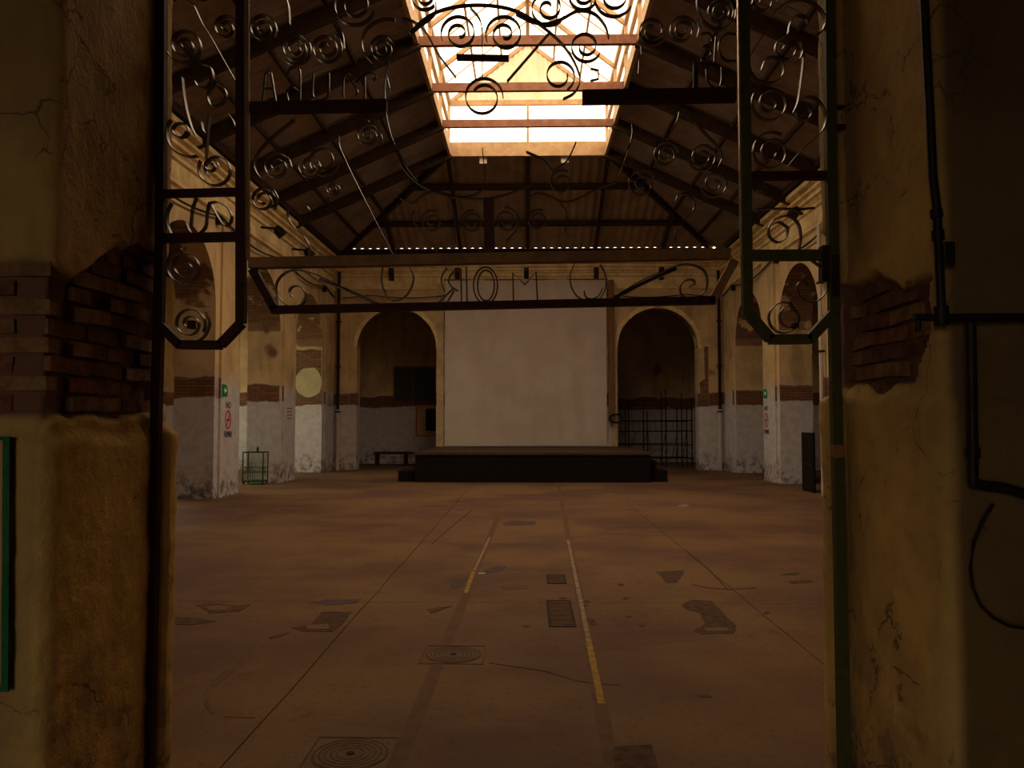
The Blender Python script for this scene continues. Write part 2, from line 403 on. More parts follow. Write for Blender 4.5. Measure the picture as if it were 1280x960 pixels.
floor_line((625,640), (488,975), .085, M['groove'], 'rail_groove', .0015)
floor_line((710,675), (736.5,803.5), .036, M['pale_line'], 'floor_line')
floor_line((736.5,804), (752,880), .042, M['yellow'], 'floor_line')
floor_line((612,672), (593,713), .03, M['pale_line'], 'floor_line')
floor_line((592,714), (582,742), .04, M['yellow'], 'floor_line')
floor_line((598,717), (607,716.5), .03, M['white'], 'floor_line')
# covers let into the floor
def cover(px, py, r, name, label):
    c = atz(px, py); e = empty(name, (c.x, c.y, 0), label=label, cat='manhole cover')
    def ring(r0, r1, z0, z1, n=40):
        mb = MB()
        for i in range(n):
            a, b = 2*math.pi*i/n, 2*math.pi*(i+1)/n
            mb.prism([(r0*math.cos(a), r0*math.sin(a)), (r1*math.cos(a), r1*math.sin(a)), (r1*math.cos(b), r1*math.sin(b)), (r0*math.cos(b), r0*math.sin(b))],
                     lambda p: (c.x+p[0], c.y+p[1], z0), lambda p: (c.x+p[0], c.y+p[1], z1))
        return mb
    s = r*1.12
    mb = MB(); t = .008
    mb.box(c.x-s, c.x+s, c.y-s, c.y-s+t, 0, .004).box(c.x-s, c.x+s, c.y+s-t, c.y+s, 0, .004).box(c.x-s, c.x-s+t, c.y-s+t, c.y+s-t, 0, .004).box(c.x+s-t, c.x+s, c.y-s+t, c.y+s-t, 0, .004)
    mb.build('rim', M['groove'], e)
    ring(.0001, r, .0005, .004).build('lid', M['cover'], e)
    for q in (.97, .82, .67, .52, .37):
        ring(r*q-.006, r*q, .004, .0055).build('ridge', M['patch'], e)
    ring(.0001, r*.11, .004, .008).build('keyhole', M['joint'], e)
M['cover'] = mat('worn_iron_cover', (.16, .095, .052), (.12, .07, .042), 20, .7)
cover(567, 818.5, .192, 'manhole_cover', 'round ribbed manhole cover in a square rim, left of the yellow line')
cover(438, 943, .185, 'manhole_cover', 'round ribbed manhole cover nearest the camera, at the bottom edge of the floor')
def grate(quad, label, n):
    pts = [atz(*q) for q in quad]; x0 = min(p.x for p in pts); x1 = max(p.x for p in pts); y0 = min(p.y for p in pts); y1 = max(p.y for p in pts)
    e = empty('floor_hatch', ((x0+x1)/2, (y0+y1)/2, 0), label=label, cat='floor hatch')
    t = .02
    MB().box(x0+t, x1-t, y0+t, y1-t, .0005, .003).build('plate', M['patch'], e)
    MB().box(x0, x1, y0, y0+t, 0, .006).box(x0, x1, y1-t, y1, 0, .006).box(x0, x0+t, y0+t, y1-t, 0, .006).box(x1-t, x1, y0+t, y1-t, 0, .006).build('frame', M['joint'], e)
    for i in range(n):
        y = y0+t+(y1-y0-2*t)*(i+.5)/n
        MB().box(x0+t, x1-t, y-.01, y+.01, .003, .007).build('bar', M['groove'], e)
grate([(684,751),(713,751),(717,784),(686,784)], 'dark square iron hatch in the floor beside the pale line, the nearer of two', 6)
grate([(683,719),(706,719),(708,730),(684,730)], 'small dark iron hatch in the floor beside the pale line, the farther of two', 4)
# ------------------------------------------------------------------ walls with arches
def arch_wall(mb, u0, u1, ops, ztop, w0, w1, f, n=20):
    def quad(a, b, c, d):
        k = len(mb.v); mb.v += [f(*a), f(*b), f(*c), f(*d)]; mb.f.append((k, k+1, k+2, k+3))
    def solid(a, b, za, zb):
        k = len(mb.v)
        mb.v += [f(u, w, z) for z in (za, zb) for w in (w0, w1) for u in (a, b)]
        mb.f += [tuple(k+i for i in q) for q in ((0,2,3,1),(4,5,7,6),(0,1,5,4),(2,6,7,3),(0,4,6,2),(1,3,7,5))]
    prev = u0
    for a, b, sp, kind, sill in sorted(ops):
        if a > prev: solid(prev, a, 0, ztop)
        if sill: solid(a, b, 0, sill)
        if kind == 'rect': solid(a, b, sp, ztop)
        else:
            r = (b-a)/2; cu = (a+b)/2
            pr = [(cu-r*math.cos(math.pi*i/n), sp+r*math.sin(math.pi*i/n)) for i in range(n+1)]
            for (ua, za), (ub, zb) in zip(pr, pr[1:]):
                quad((ua, w0, za), (ub, w0, zb), (ub, w0, ztop), (ua, w0, ztop))
                quad((ub, w1, zb), (ua, w1, za), (ua, w1, ztop), (ub, w1, ztop))
                quad((ua, w0, za), (ua, w1, za), (ub, w1, zb), (ub, w0, zb))
            quad((a, w0, ztop), (b, w0, ztop), (b, w1, ztop), (a, w1, ztop))
        prev = b
    if prev < u1: solid(prev, u1, 0, ztop)
    return mb
HW = 6.52; YB = 26.6
piers = [3.55] + [7.8+4.35*k for k in range(5)]
ops = [(5.0, 7.8, 3.98, 'arch', 0)] + [(7.8+4.35*k+1.46, 7.8+4.35*(k+1), 3.98, 'arch', 0) for k in range(4)]
for sgn, nm in ((-1, 'wall_left'), (1, 'wall_right')):
    o = arch_wall(MB(), 3.55, YB, ops, 7.05, HW, HW+.85, lambda u, w, z, s=sgn: (s*w, u, z)).build(nm, M['hall'], fix=False)
    tag(o, kind='structure')
    for k in range(5):
        y = 7.8+4.35*k
        y1 = min(y+1.28, YB-.05)
        MB().box(*(sorted((sgn*(HW-.05), sgn*HW))), y+.22, y1, 0, 6.0).build('pilaster', M['hall'], o)
wb = arch_wall(MB(), -HW, HW, [(-5.72, -3.06, 4.05, 'arch', 0), (2.98, 5.64, 4.05, 'arch', 0)], 7.02, YB, YB+.5, lambda u, w, z: (u, w, z)).build('wall_back', M['hall'], fix=False)
tag(wb, kind='structure')
MB().box(-3.04, -2.80, YB-.05, YB, 0, 6.2).build('pilaster', M['paleplaster'], wb)
MB().box(2.76, 2.96, YB-.05, YB, 0, 6.2).build('pilaster', M['paleplaster'], wb)
MB().box(-6.5, -5.98, YB-.06, YB, 0, 6.0).build('pilaster', M['hall'], wb)
MB().box(5.98, 6.5, YB-.06, YB, 0, 6.0).build('pilaster', M['hall'], wb)
# arch mouldings of the end wall
for cx in (-4.39, 4.31):
    mb = MB(); r = 1.33
    for i in range(24):
        a, b = math.pi*i/24, math.pi*(i+1)/24
        mb.prism([(r*math.cos(a), r*math.sin(a)), ((r+.14)*math.cos(a), (r+.14)*math.sin(a)), ((r+.14)*math.cos(b), (r+.14)*math.sin(b)), (r*math.cos(b), r*math.sin(b))],
                 lambda p: (cx+p[0], YB-.04, 4.05+p[1]), lambda p: (cx+p[0], YB, 4.05+p[1]))
    mb.build('arch_moulding', M['cornice'], wb)
    MB().box(cx-.12, cx+.12, YB-.10, YB-.041, 5.42, 5.85).build('keystone', M['paleplaster'], wb)
# corbels under the end eaves
for px in (490, 572, 658, 745, 826):
    p = at(px, 343, YB)
    MB().prism([(0, 0), (-.22, 0), (-.22, -.12), (-.06, -.40), (0, -.40)], lambda q: (p.x-.08, YB+q[0], 6.72+q[1]), lambda q: (p.x+.08, YB+q[0], 6.72+q[1])).build('corbel', M['timber'], wb)
# cornices
PR = [(0, 5.93), (.07, 5.97), (.07, 6.03), (.03, 6.04), (.05, 6.12), (.015, 6.13), (.015, 6.40), (.07, 6.43), (.07, 6.50), (.04, 6.51), (.10, 6.57), (.07, 6.60), (.15, 6.63), (.15, 6.70), (.10, 6.715), (.20, 6.77), (.20, 6.83), (.15, 6.84), (.30, 6.90), (.30, 7.0), (0, 7.04)]
for i, sgn in enumerate((-1, 1)):
    tag(MB().prism(PR, lambda q: (sgn*(HW-q[0]), 3.6, q[1]), lambda q: (sgn*(HW-q[0]), YB, q[1])).build('trim_%d' % (i+1), M['cornice']), kind='structure')
PRB = [(a*.6, 6.0+(z-5.93)*.93) for a, z in PR]
tag(MB().prism(PRB, lambda q: (-HW, YB-q[0], q[1]), lambda q: (HW, YB-q[0], q[1])).build('trim_3', M['cornice']), kind='structure')
# ------------------------------------------------------------------ aisles and rear room
def aisle(sgn, wins, nm, first):
    o = arch_wall(MB(), 3.55, 32, [(a, b, 5.4, 'rect', 1.0) for a, b in wins], 6.2, 11.5, 11.8, lambda u, w, z: (sgn*w, u, z)).build(nm, M['hall'], fix=False)
    tag(o, kind='structure')
    for i, (a, b) in enumerate(wins):
        w = empty('window_%d' % (first+i), (sgn*11.6, (a+b)/2, 1.0), kind='structure')
        x0, x1 = sorted((sgn*11.55, sgn*11.62))
        MB().box(x0, x1, a, b, 1.0, 1.06).box(x0, x1, a, b, 5.34, 5.4).box(x0, x1, a, a+.06, 1.06, 5.34).box(x0, x1, b-.06, b, 1.06, 5.34).build('window_frame', M['dark_metal'], w)
        for k in (1, 2):
            y = a+(b-a)*k/3; MB().box(x0, x1, y-.02, y+.02, 1.06, 5.34).build('mullion', M['dark_metal'], w)
        for k in (1, 2, 3):
            z = 1.0+4.4*k/4; MB().box(x0+.01, x1-.01, a+.06, b-.06, z-.015, z+.015).build('glazing_bar', M['dark_metal'], w)
        xg = sgn*11.585
        mb = MB(); mb.v = [(xg, a+.03, 1.03), (xg, b-.03, 1.03), (xg, b-.03, 5.37), (xg, a+.03, 5.37)]; mb.f = [(0, 1, 2, 3)]
        mb.build('pane', M['clear'], w)
        portal('window_portal', (sgn*11.0, (a+b)/2, 3.2), b-a, 4.4, (-sgn, 0, 0))
aisle(-1, [(18.6, 21.4), (22.0, 25.0)], 'wall_aisle_left', 1)
aisle(1, [(12.5, 14.0)], 'wall_aisle_right', 3)
for sgn, nm in ((-1, 'ceiling_aisle_left'), (1, 'ceiling_aisle_right')):
    x0, x1 = sorted((sgn*(HW+.85), sgn*11.8))
    tag(MB().box(x0, x1, 3.55, 32, 6.2, 6.35).build(nm, M['timber']), kind='structure')
tag(MB().box(-HW-.85, HW+.85, YB+.5, 32, 6.2, 6.35).build('ceiling_rear', M['timber']), kind='structure')
tag(arch_wall(MB(), -11.8, 11.8, [], 6.2, 32, 32.3, lambda u, w, z: (u, w, z)).build('wall_rear', M['hall'], fix=False), kind='structure')
# partition of the left side of the rear room, closer than the right
tag(MB().box(-6.8, -1.0, 30.4, 30.6, 0, 6.2).build('wall_partition', M['hall']), kind='structure')
for sgn, nm in ((-1, 'wall_aisle_end_left'), (1, 'wall_aisle_end_right')):
    x0, x1 = sorted((sgn*(HW+.86), sgn*11.5))
    tag(MB().box(x0, x1, YB, YB+.4, 0, 6.2).build(nm, M['hall']), kind='structure')
    x0, x1 = sorted((sgn*(HW+.86), sgn*11.5))
    tag(MB().box(x0, x1, 3.2, 3.55, 0, 6.2).build(nm.replace('end', 'front'), M['hall']), kind='structure')
# ------------------------------------------------------------------ roof
SL = .45
def rz(x): return 7.05 + SL*(HW-abs(x))
ceil = empty('ceiling', (0, 0, 0), kind='structure')
EX, EY = HW+.5, YB+.5
def hipx(y): return SKX + (y-SKY_Y1)*(HW-SKX)/(YB-SKY_Y1)
def hipz(y): return rz(SKX) + (y-SKY_Y1)*(7.05-rz(SKX))/(YB-SKY_Y1)
def sheet(cols, nv, m, name='roof_sheet', amp=.024, pitch=.208, t0=0):
    """corrugated sheet: cols = [(distance along, bottom point, top point)]"""
    mb = MB(); k = len(cols)
    for d, a, b in cols:
        o = nv*(amp*math.cos(2*math.pi*d/pitch))
        mb.v += [tuple(a+o), tuple(b+o)]
    mb.f = [(2*i, 2*i+2, 2*i+3, 2*i+1) for i in range(k-1)]
    return mb.build(name, m, ceil, smooth=60, fix=False)
SW = 1.04
for sgn in (-1, 1):
    nv = Vector((sgn*SL, 0, 1)).normalized()
    y = 3.4; i = 0
    while y < EY-.3:
        ye = min(y+SW, EY-.15)
        n = max(4, int((ye-y)/.0217))
        for xa, xb, dz in ((EX, 4.35, .0), (4.45, None, .018)):
            cols = []
            for q in range(n+1):
                yy = y+(ye-y)*q/n
                xt = SKX if yy < SKY_Y1 else hipx(yy)
                if yy < SKY_Y0: xt = 0.02
                xb_ = xb if xb else xt
                if xa <= xt: continue
                xb_ = max(xb_, xt)
                cols.append((yy, Vector((sgn*xa, yy, rz(0)-SL*xa+dz)), Vector((sgn*xb_, yy, rz(0)-SL*xb_+dz))))
            if len(cols) > 2: sheet(cols, nv, M['roof'])
        y += SW
nvh = Vector((0, (rz(SKX)-7.05)/(YB-SKY_Y1), 1)).normalized()
x = -HW-.2
while x < HW:
    xe = min(x+SW, HW+.2); cols = []; n = max(4, int((xe-x)/.0217))
    for q in range(n+1):
        xx = x+(xe-x)*q/n
        yt = SKY_Y1 if abs(xx) <= SKX else SKY_Y1+(abs(xx)-SKX)*(YB-SKY_Y1)/(HW-SKX)
        if yt > 26.0: continue
        cols.append((xx, Vector((xx, 26.05, hipz(26.05)+.03)), Vector((xx, yt, hipz(yt)+.03))))
    if len(cols) > 2: sheet(cols, nvh, M['roof_end'], amp=.02, pitch=.26)
    x += SW
mb = MB(); mb.bar((-HW-.2, 26.05+.25, hipz(26.3)+.036), (HW+.2, 26.05+.25, hipz(26.3)+.036), .5, .02, up=nvh)
mb.build('eave_board', M['timber'], ceil)
# rafters, purlins, ties
RY = [SKY_Y1-2.13*k for k in range(0, 9)]
for y in RY:
    for sgn in (-1, 1):
        MB().bar((sgn*(HW-.02), y, rz(HW)-.16), (sgn*SKX, y, rz(SKX)-.16), .13, .24, up=(0, 0, 1)).build('rafter', M['timber'], ceil)
        # strut from the wall head to the rafter
        MB().bar((sgn*(HW-.1), y, 6.9), (sgn*4.7, y, rz(4.7)-.3), .07, .07).build('strut', M['timber'], ceil)
    if y > SKY_Y0-.1 and y < SKY_Y1-.1:
        MB().box(-SKX-.1, SKX+.1, y-.05, y+.05, 8.80, 8.98).build('tie_beam', M['red_steel'], ceil)
for sgn in (-1, 1):
    for x in (5.4, 4.4, 3.3):
        ye = SKY_Y1+(x-SKX)*(YB-SKY_Y1)/(HW-SKX)
        MB().bar((sgn*x, 3.5, rz(x)-.06), (sgn*x, ye, rz(x)-.06), .07, .09).build('purlin', M['timber'], ceil)
    MB().bar((sgn*HW, YB, 7.0), (sgn*SKX, SKY_Y1, rz(SKX)-.1), .12, .18).build('hip_rafter', M['timber'], ceil)
    MB().bar((sgn*(SKX+.03), SKY_Y0, rz(SKX)-.12), (sgn*(SKX+.03), SKY_Y1+.05, rz(SKX)-.12), .08, .2).build('skylight_beam', M['lantern'], ceil)
    MB().box(*sorted((sgn*(HW-.36), sgn*(HW+.05))), 3.6, YB, 7.045, 7.20).build('wall_plate', M['timber'], ceil)
    for zz in (7.225, 7.30): MB().tube([(sgn*(HW-.30), 3.7, zz), (sgn*(HW-.30), YB-.3, zz)], .018, 6).build('conduit', M['whitepipe'], ceil)
MB().box(-HW, HW, YB-.15, YB+.05, 7.03, 7.16).build('wall_plate', M['timber'], ceil)
for y in (22.9, 24.6):
    hx = hipx(y)-.05
    MB().bar((-hx, y, hipz(y)-.07), (hx, y, hipz(y)-.07), .16, .12, up=nvh).build('purlin', M['timber'], ceil)
for x in (-4.4, -2.2, 0, 2.2, 4.4):
    yt = SKY_Y1 if abs(x) < SKX else SKY_Y1+(abs(x)-SKX)*(YB-SKY_Y1)/(HW-SKX)
    MB().bar((x, YB-.1, hipz(YB-.1)-.10), (x, yt, hipz(yt)-.10), .10, .12, up=nvh).build('rafter', M['timber'], ceil)
MB().box(-SKX-.1, SKX+.1, SKY_Y1-.06, SKY_Y1+.06, rz(SKX)-.25, rz(SKX)+.02).build('skylight_beam', M['lantern'], ceil)
# lantern: glazed sides, glazed end, translucent roof
lan = empty('skylight_lantern', (0, (SKY_Y0+SKY_Y1)/2, SKZ), label='long raised roof lantern glowing with daylight over the middle of the hall', cat='skylight')
LZ0, LZ1, LZR, LX = rz(SKX)+.02, 10.28, 11.95, SKX+.05
YL = sorted(y for y in RY if y > SKY_Y0-.3)
YL[0] = SKY_Y0
for sgn in (-1, 1):
    for y in YL:
        MB().box(*sorted((sgn*(LX-.04), sgn*(LX+.04))), y-.05, y+.05, LZ0, LZ1).build('post', M['lantern'], lan)
    for nm, z0, z1 in (('sill', LZ0, LZ0+.1), ('rail', 9.60, 9.68), ('head', LZ1-.05, LZ1+.08)):
        MB().box(*sorted((sgn*(LX-.05), sgn*(LX+.03))), SKY_Y0, SKY_Y1, z0, z1).build(nm, M['lantern'], lan)
    for a, b in zip(YL, YL[1:]):
        for z0, z1 in ((LZ0+.1, 9.6), (9.68, LZ1-.05)):
            xg = sgn*(LX+.01); mb = MB(); mb.v = [(xg, a+.05, z0), (xg, b-.05, z0), (xg, b-.05, z1), (xg, a+.05, z1)]; mb.f = [(0, 1, 2, 3)]
            mb.build('pane', M['sky_pane'], lan)
        for k in range(2):
            ya, yb = a+(b-a)*k/2, a+(b-a)*(k+1)/2
            mb = MB(); mb.v = [(sgn*(LX+.2), ya+.01, LZ1+.02), (sgn*(LX+.2), yb-.01, LZ1+.02), (0.01*sgn, yb-.01, LZR+.12), (0.01*sgn, ya+.01, LZR+.12)]; mb.f = [(0, 1, 2, 3)]
            mb.build('roof_pane', M['sky_pane'], lan)
            if k: MB().bar((sgn*LX, ya, LZ1+.07), (0, ya, LZR+.06), .02, .03).build('glazing_bar', M['lantern'], lan)
    for y in YL:
        MB().bar((sgn*LX, y, LZ1), (0, y, LZR), .07, .1).build('rafter', M['lantern'], lan)
    for q in (.33, .66):
        MB().bar((sgn*LX*q, SKY_Y0, LZR+(LZ1-LZR)*q+.09), (sgn*LX*q, SKY_Y1, LZR+(LZ1-LZR)*q+.09), .05, .05).build('purlin', M['lantern'], lan)
MB().box(-.05, .05, SKY_Y0, SKY_Y1, LZR-.06, LZR+.08).build('ridge', M['lantern'], lan)
for y, nm in ((SKY_Y1, 'far'), (SKY_Y0, 'near')):
    MB().box(-LX, LX, y-.04, y+.04, LZ1-.08, LZ1+.06).build('tie', M['lantern'], lan)
    if nm == 'near':
        MB().box(-LX, LX, y-.03, y+.03, rz(SKX), LZ1).build('end_board', M['gable'], lan)
    else:
        MB().box(-LX, LX, y-.04, y+.04, 9.60, 9.67).build('rail', M['lantern'], lan)
        MB().box(-LX, LX, y-.04, y+.04, LZ0, LZ0+.12).build('sill', M['lantern'], lan)
        MB().box(-.035, .035, y-.04, y+.04, LZ0+.12, LZ1-.08).build('mullion', M['lantern'], lan)
        for x0, x1 in ((-LX+.1, -.04), (.04, LX-.1)):
            for z0, z1 in ((LZ0+.12, 9.6), (9.67, LZ1-.08)):
                mb = MB(); mb.v = [(x0, y, z0), (x1, y, z0), (x1, y, z1), (x0, y, z1)]; mb.f = [(0, 1, 2, 3)]
                mb.build('pane', M['sky_pane'], lan)
    # corrugated gable
    mb = MB(); cols = []; n = 120
    for q in range(n+1):
        xx = -LX+2*LX*q/n
        cols.append((xx, y+.015*math.cos(2*math.pi*xx/.14)))
    for xx, yy in cols: mb.v += [(xx, yy, LZ1), (xx, yy, LZ1+.02+(LZR-LZ1)*(1-abs(xx)/LX))]
    mb.f = [(2*i, 2*i+2, 2*i+3, 2*i+1) for i in range(n)]
    mb.build('gable_sheet', M['gable'], lan, fix=False)
# small white plates under the end of the skylight, on wires
for px, py, lab in ((604, 199, 'small white plate hanging below the left half of the skylight end'), (706, 198, 'small white plate hanging below the right half of the skylight end')):
    p = at(px, py, SKY_Y1+.1)
    e = empty('hanging_plate', tuple(p), label=lab, cat='plate')
    MB().box(p.x-.10, p.x+.10, p.y-.01, p.y+.01, p.z-.12, p.z+.12).build('plate', M['white'], e)
    MB().tube([(p.x, p.y, p.z+.12), (p.x, p.y+.05, rz(SKX)-.2)], .006, 5).build('wire', M['dark_metal'], e)
# ------------------------------------------------------------------ entrance wall (near): skins with worn plinth and bare brick patches
def sstep(x, a, b):
    t = max(0, min(1, (x-a)/(b-a))); return t*t*(3-2*t)
def fbm(x, y, z): return noise.fractal((x, y, z), .9, 2.0, 4)
JX = {-1: 1.635, 1: 1.375}; YN, YF = 2.69, 3.55
def patch_mask(sgn, x, y, z):
    """1 inside the area where the plaster has fallen off"""
    if sgn < 0:
        zt = 2.12 + .22*sstep(y, 2.75, 3.3) + .05*fbm(y*3+x*2, 5, 0); zb = 1.63 - .05*sstep(-x, 1.62, 1.9) + .05*fbm(y*3+x*3, 9, 0)
        e = sstep(z, zb-.015, zb+.015)*(1-sstep(z, zt-.015, zt+.015))
        e *= 1-sstep(-x, 2.2, 2.25)
    else:
        zt = 2.10 + .10*sstep(y, 2.9, 3.4) + .05*fbm(y*4, 2, 0) - .25*sstep(2.9-y, .0, .12)*0; zb = 1.74 + .05*fbm(y*4, 7, 0)
        lim = 2.76 + .05*fbm(z*6, 1, 4) + .1*sstep(2.0-z, 0, .3)
        e = sstep(z, zb-.015, zb+.015)*(1-sstep(z, zt-.015, zt+.015))*sstep(y, lim-.015, lim+.015)
    if y > 3.545: e = 0 if abs(x) > JX[sgn]+.3 else e
    return e
def near_wall(sgn, name):
    jx = JX[sgn]; path = []
    def seg(a, b, st, last=False):
        n = max(1, int(round((Vector(b)-Vector(a)).length/st)))
        for i in range(n + (1 if last else 0)): path.append(tuple(Vector(a).lerp(Vector(b), i/n)))
    r = .05
    seg((4.6, YN), (2.5, YN), .3); seg((2.5, YN), (jx+r, YN), .017)
    for i in range(6):
        a = math.pi/2*i/6; path.append((jx+r-r*math.sin(a), YN+r-r*math.cos(a)))
    seg((jx, YN+r), (jx, YF-.03), .017)
    for i in range(5):
        a = math.pi/2*i/5; path.append((jx+.03-.03*math.cos(a), YF-.03+.03*math.sin(a)))
    seg((jx+.03, YF), (jx+.5, YF), .03); seg((jx+.5, YF), (HW, YF), .4, True)
    zs = [0]; 
    while zs[-1] < 4.3: zs.append(zs[-1] + (.017 if zs[-1] < 2.6 else .035))
    nu, nz = len(path), len(zs); V = []; bare = []
    for i, p in enumerate(path):
        a = Vector(path[max(i-1, 0)]); b = Vector(path[min(i+1, nu-1)]); d = (b-a).normalized()
        nrm = Vector((-d.y, d.x)) if False else Vector((d.y, -d.x))
        nrm = -nrm if nrm.dot(Vector((-1, -1)) if p[1] < 3.0 else Vector((-1, .0))) < 0 and p[1] < YF-.001 else nrm
        if abs(p[1]-YN) < .001 and p[0] > jx+r-.001: nrm = Vector((0, -1))
        if p[1] >= YF-.001 and p[0] > jx+.031: nrm = Vector((0, 1))
        for z in zs:
            x, y = sgn*p[0], p[1]
            k = patch_mask(sgn, x, y, z)
            zt = (1.55 if sgn < 0 else 1.70) + .045*fbm(x*3+y*3, 3, sgn) + .02*fbm(x*11+y*11, 1, 1)
            pl = 1-sstep(z, zt-.03, zt+.02)
            off = .006*fbm(x*2.2, y*2.2, z*2.2) + (.005*fbm(x*9, y*9, z*9) + .003*fbm(x*22, y*22, z*22))*(1-k) + .022*pl - .034*k
            off += .007*(fbm(x*14, y*14, z*14))*k
            back = sstep(y, 3.455, 3.465)
            zb_ = 2.42 + .03*fbm(z*3, x, 8)
            off += back*(.03*pl + (.022 if sgn < 0 else .04 + .03*sstep(z, zb_-.03, zb_+.03)))
            # chipped plaster low down
            q = p[0]+nrm.x*off, p[1]+nrm.y*off
            V.append((sgn*q[0], q[1], z)); bare.append(min(1, k*1.2))
    F = []
    for i in range(nu-1):
        for j in range(nz-1):
            a = i*nz+j; F.append((a, a+1, a+nz+1, a+nz) if sgn > 0 else (a, a+nz, a+nz+1, a+1))
    me = bpy.data.meshes.new(name); me.from_pydata(V, [], F)
    at_ = me.attributes.new('bare', 'FLOAT', 'POINT'); at_.data.foreach_set('value', bare)
    at2 = me.attributes.new('brown', 'FLOAT', 'POINT'); at2.data.foreach_set('value', [(sstep(v[0], 1.385, 1.43) + .38*sstep(-v[0], 1.64, 1.67)) if v[1] < 3 else 0. for v in V])  # right front browner; left front tinted darker to stand for weaker light
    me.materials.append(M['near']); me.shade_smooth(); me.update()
    o = bpy.data.objects.new(name, me); COL.objects.link(o); tag(o, kind='structure')
    # solid core behind the skin
    x0, x1 = sorted((sgn*(jx+.12), sgn*HW))
    MB().box(x0, x1, YN+.12, YF-.1, 0, 4.3).build('wall_core', M['near_dark'], o)
    # bricks laid in the bare patch
    cnt = 0; rows = range(0, 12)
    protos = []
    for v in range(9):
        mb = MB(); L2, h2, dp = .118, .027, .03
        for zz in (-1, 1):
            for yy in (-1, 1):
                for xx in (-1, 1):
                    mb.v.append((xx*(L2-.004*random.random()), yy*dp, zz*(h2-.003*random.random())))
        mb.f = [(0,2,3,1),(4,5,7,6),(0,1,5,4),(2,6,7,3),(0,4,6,2),(1,3,7,5)]
        bo = mb.build('brick_proto', M['brick%d' % (v % 3+1)]); protos.append(bo.data); COL.objects.unlink(bo); bpy.data.objects.remove(bo)
    for rrow in rows:
        z = 1.60+rrow*.066
        # on the reveal
        k0 = YN+.03+(.125 if rrow % 2 else 0)
        hd = rrow % 3 == 1; y = k0-.125
        while y < YF:
            yc = y+(.0625 if hd else .125)
            if patch_mask(sgn, sgn*jx, yc, z) > .5 and YN+.11 < yc < YF-.10:
                b = bpy.data.objects.new('brick', random.choice(protos)); COL.objects.link(b); b.parent = o
                b.location = (sgn*(jx+.034+.012*random.random()+.02*(random.random() > .8)), yc, z); b.rotation_euler = (0, random.uniform(-.06, .06), math.pi/2+random.uniform(-.05, .05)); cnt += 1
                if hd: b.scale = (.5, 1, 1)
            y += .125 if hd else .25
        if sgn < 0:
            x = jx+.0+(.125 if rrow % 2 else 0)
            while x < 2.2:
                if patch_mask(sgn, -(x+.13), YN, z) > .5:
                    b = bpy.data.objects.new('brick', random.choice(protos)); COL.objects.link(b); b.parent = o
                    b.location = (-(x+.13), YN+.046+.01*random.random(), z); b.rotation_euler = (0, 0, random.uniform(-.03, .03)); cnt += 1
                x += .25
    return o
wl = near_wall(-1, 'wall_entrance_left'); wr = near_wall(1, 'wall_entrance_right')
mb = MB(); 
mb.prism([(-HW-.8, 4.3), (HW+.8, 4.3), (HW+.8, 6.6), (HW, 7.0), (0, 9.95), (-HW, 7.0), (-HW-.8, 6.6)], lambda p: (p[0], YN+.1, p[1]), lambda p: (p[0], YF, p[1]))
tag(mb.build('wall_front', M['near_dark']), kind='structure')
# room behind the camera
VX = 4.6
tag(MB().box(-VX-.3, -VX, -5, YN+.1, 0, 4.8).build('wall_porch_left', M['near_dark']), kind='structure')
tag(MB().box(VX, VX+.3, -5, YN+.1, 0, 4.8).build('wall_porch_right', M['near_dark']), kind='structure')
tag(MB().box(-VX-.3, VX+.3, -5.3, YN+.1, 4.7, 4.9).build('ceiling_porch', M['near_dark']), kind='structure')
PD = (-3.9, -1.5)  # added opening, out of view, placed and sized to light the near jambs
tag(arch_wall(MB(), -VX, VX, [(PD[0], PD[1], 3.2, 'rect', 0)], 4.8, -5.3, -5, lambda u, w, z: (u, w, z)).build('wall_porch_back', M['near_dark'], fix=False), kind='structure')
portal('porch_portal', ((PD[0]+PD[1])/2, -5.0, 1.6), PD[1]-PD[0], 3.2, (0, 1, 0))
# ------------------------------------------------------------------ ironwork of the gateway
GY = 3.42
def g2(px, py):
    p = at(px, py, GY); return (p.x, p.z)
def crv(pts, k=7):
    if len(pts) == 2: return [g2(*pts[0]), g2(*pts[1])]
    out = []
    P = [pts[0]] + list(pts) + [pts[-1]]
    for i in range(1, len(P)-2):
        p0, p1, p2, p3 = (Vector(P[i+j]) for j in (-1, 0, 1, 2))
        for s in range(k):
            t = s/k
            out.append(tuple(.5*((2*p1)+(p2-p0)*t+(2*p0-5*p1+4*p2-p3)*t*t+(3*p1-p0-3*p2+p3)*t**3)))
    out.append(tuple(P[-1]))
    return [g2(*p) for p in out]
def spi(cx, cy, r, turns=1.8, start=0, d=1, rin=None):
    rin = rin if rin is not None else r*.16
    n = int(26*turns); out = []
    for i in range(n+1):
        t = i/n; rr = r+(rin-r)*t**1.25; a = math.radians(start)+d*2*math.pi*turns*t
        out.append(g2(cx+rr*math.cos(a), cy-rr*math.sin(a)))
    return out
def iron(pts, parent, name='scroll', m=None, t=.0042, d=.028):
    return MB().strip(pts, t, GY, d).build(name, m or M['strip'], parent, smooth=35)
def bar_px(a, b, wpx, parent, name, m, d=.035):
    A = g2(*a); B = g2(*b); return MB().strip([A, B], wpx*.00342, GY, d).build(name, m, parent)
mid = empty('iron_overhead_grille', (-.2, GY, 2.1), label='wide overhead iron grille with scrolls and mirrored letters, between the two hanging side panels', cat='iron grille')
lp = empty('iron_side_panel', (-1.4, GY, 1.9), label='dark red-brown iron side panel with scrolls against the left door pier', cat='iron grille')
rp = empty('iron_side_panel', (1.15, GY, 1.9), label='olive green iron side panel with scrolls against the right door pier', cat='iron grille')
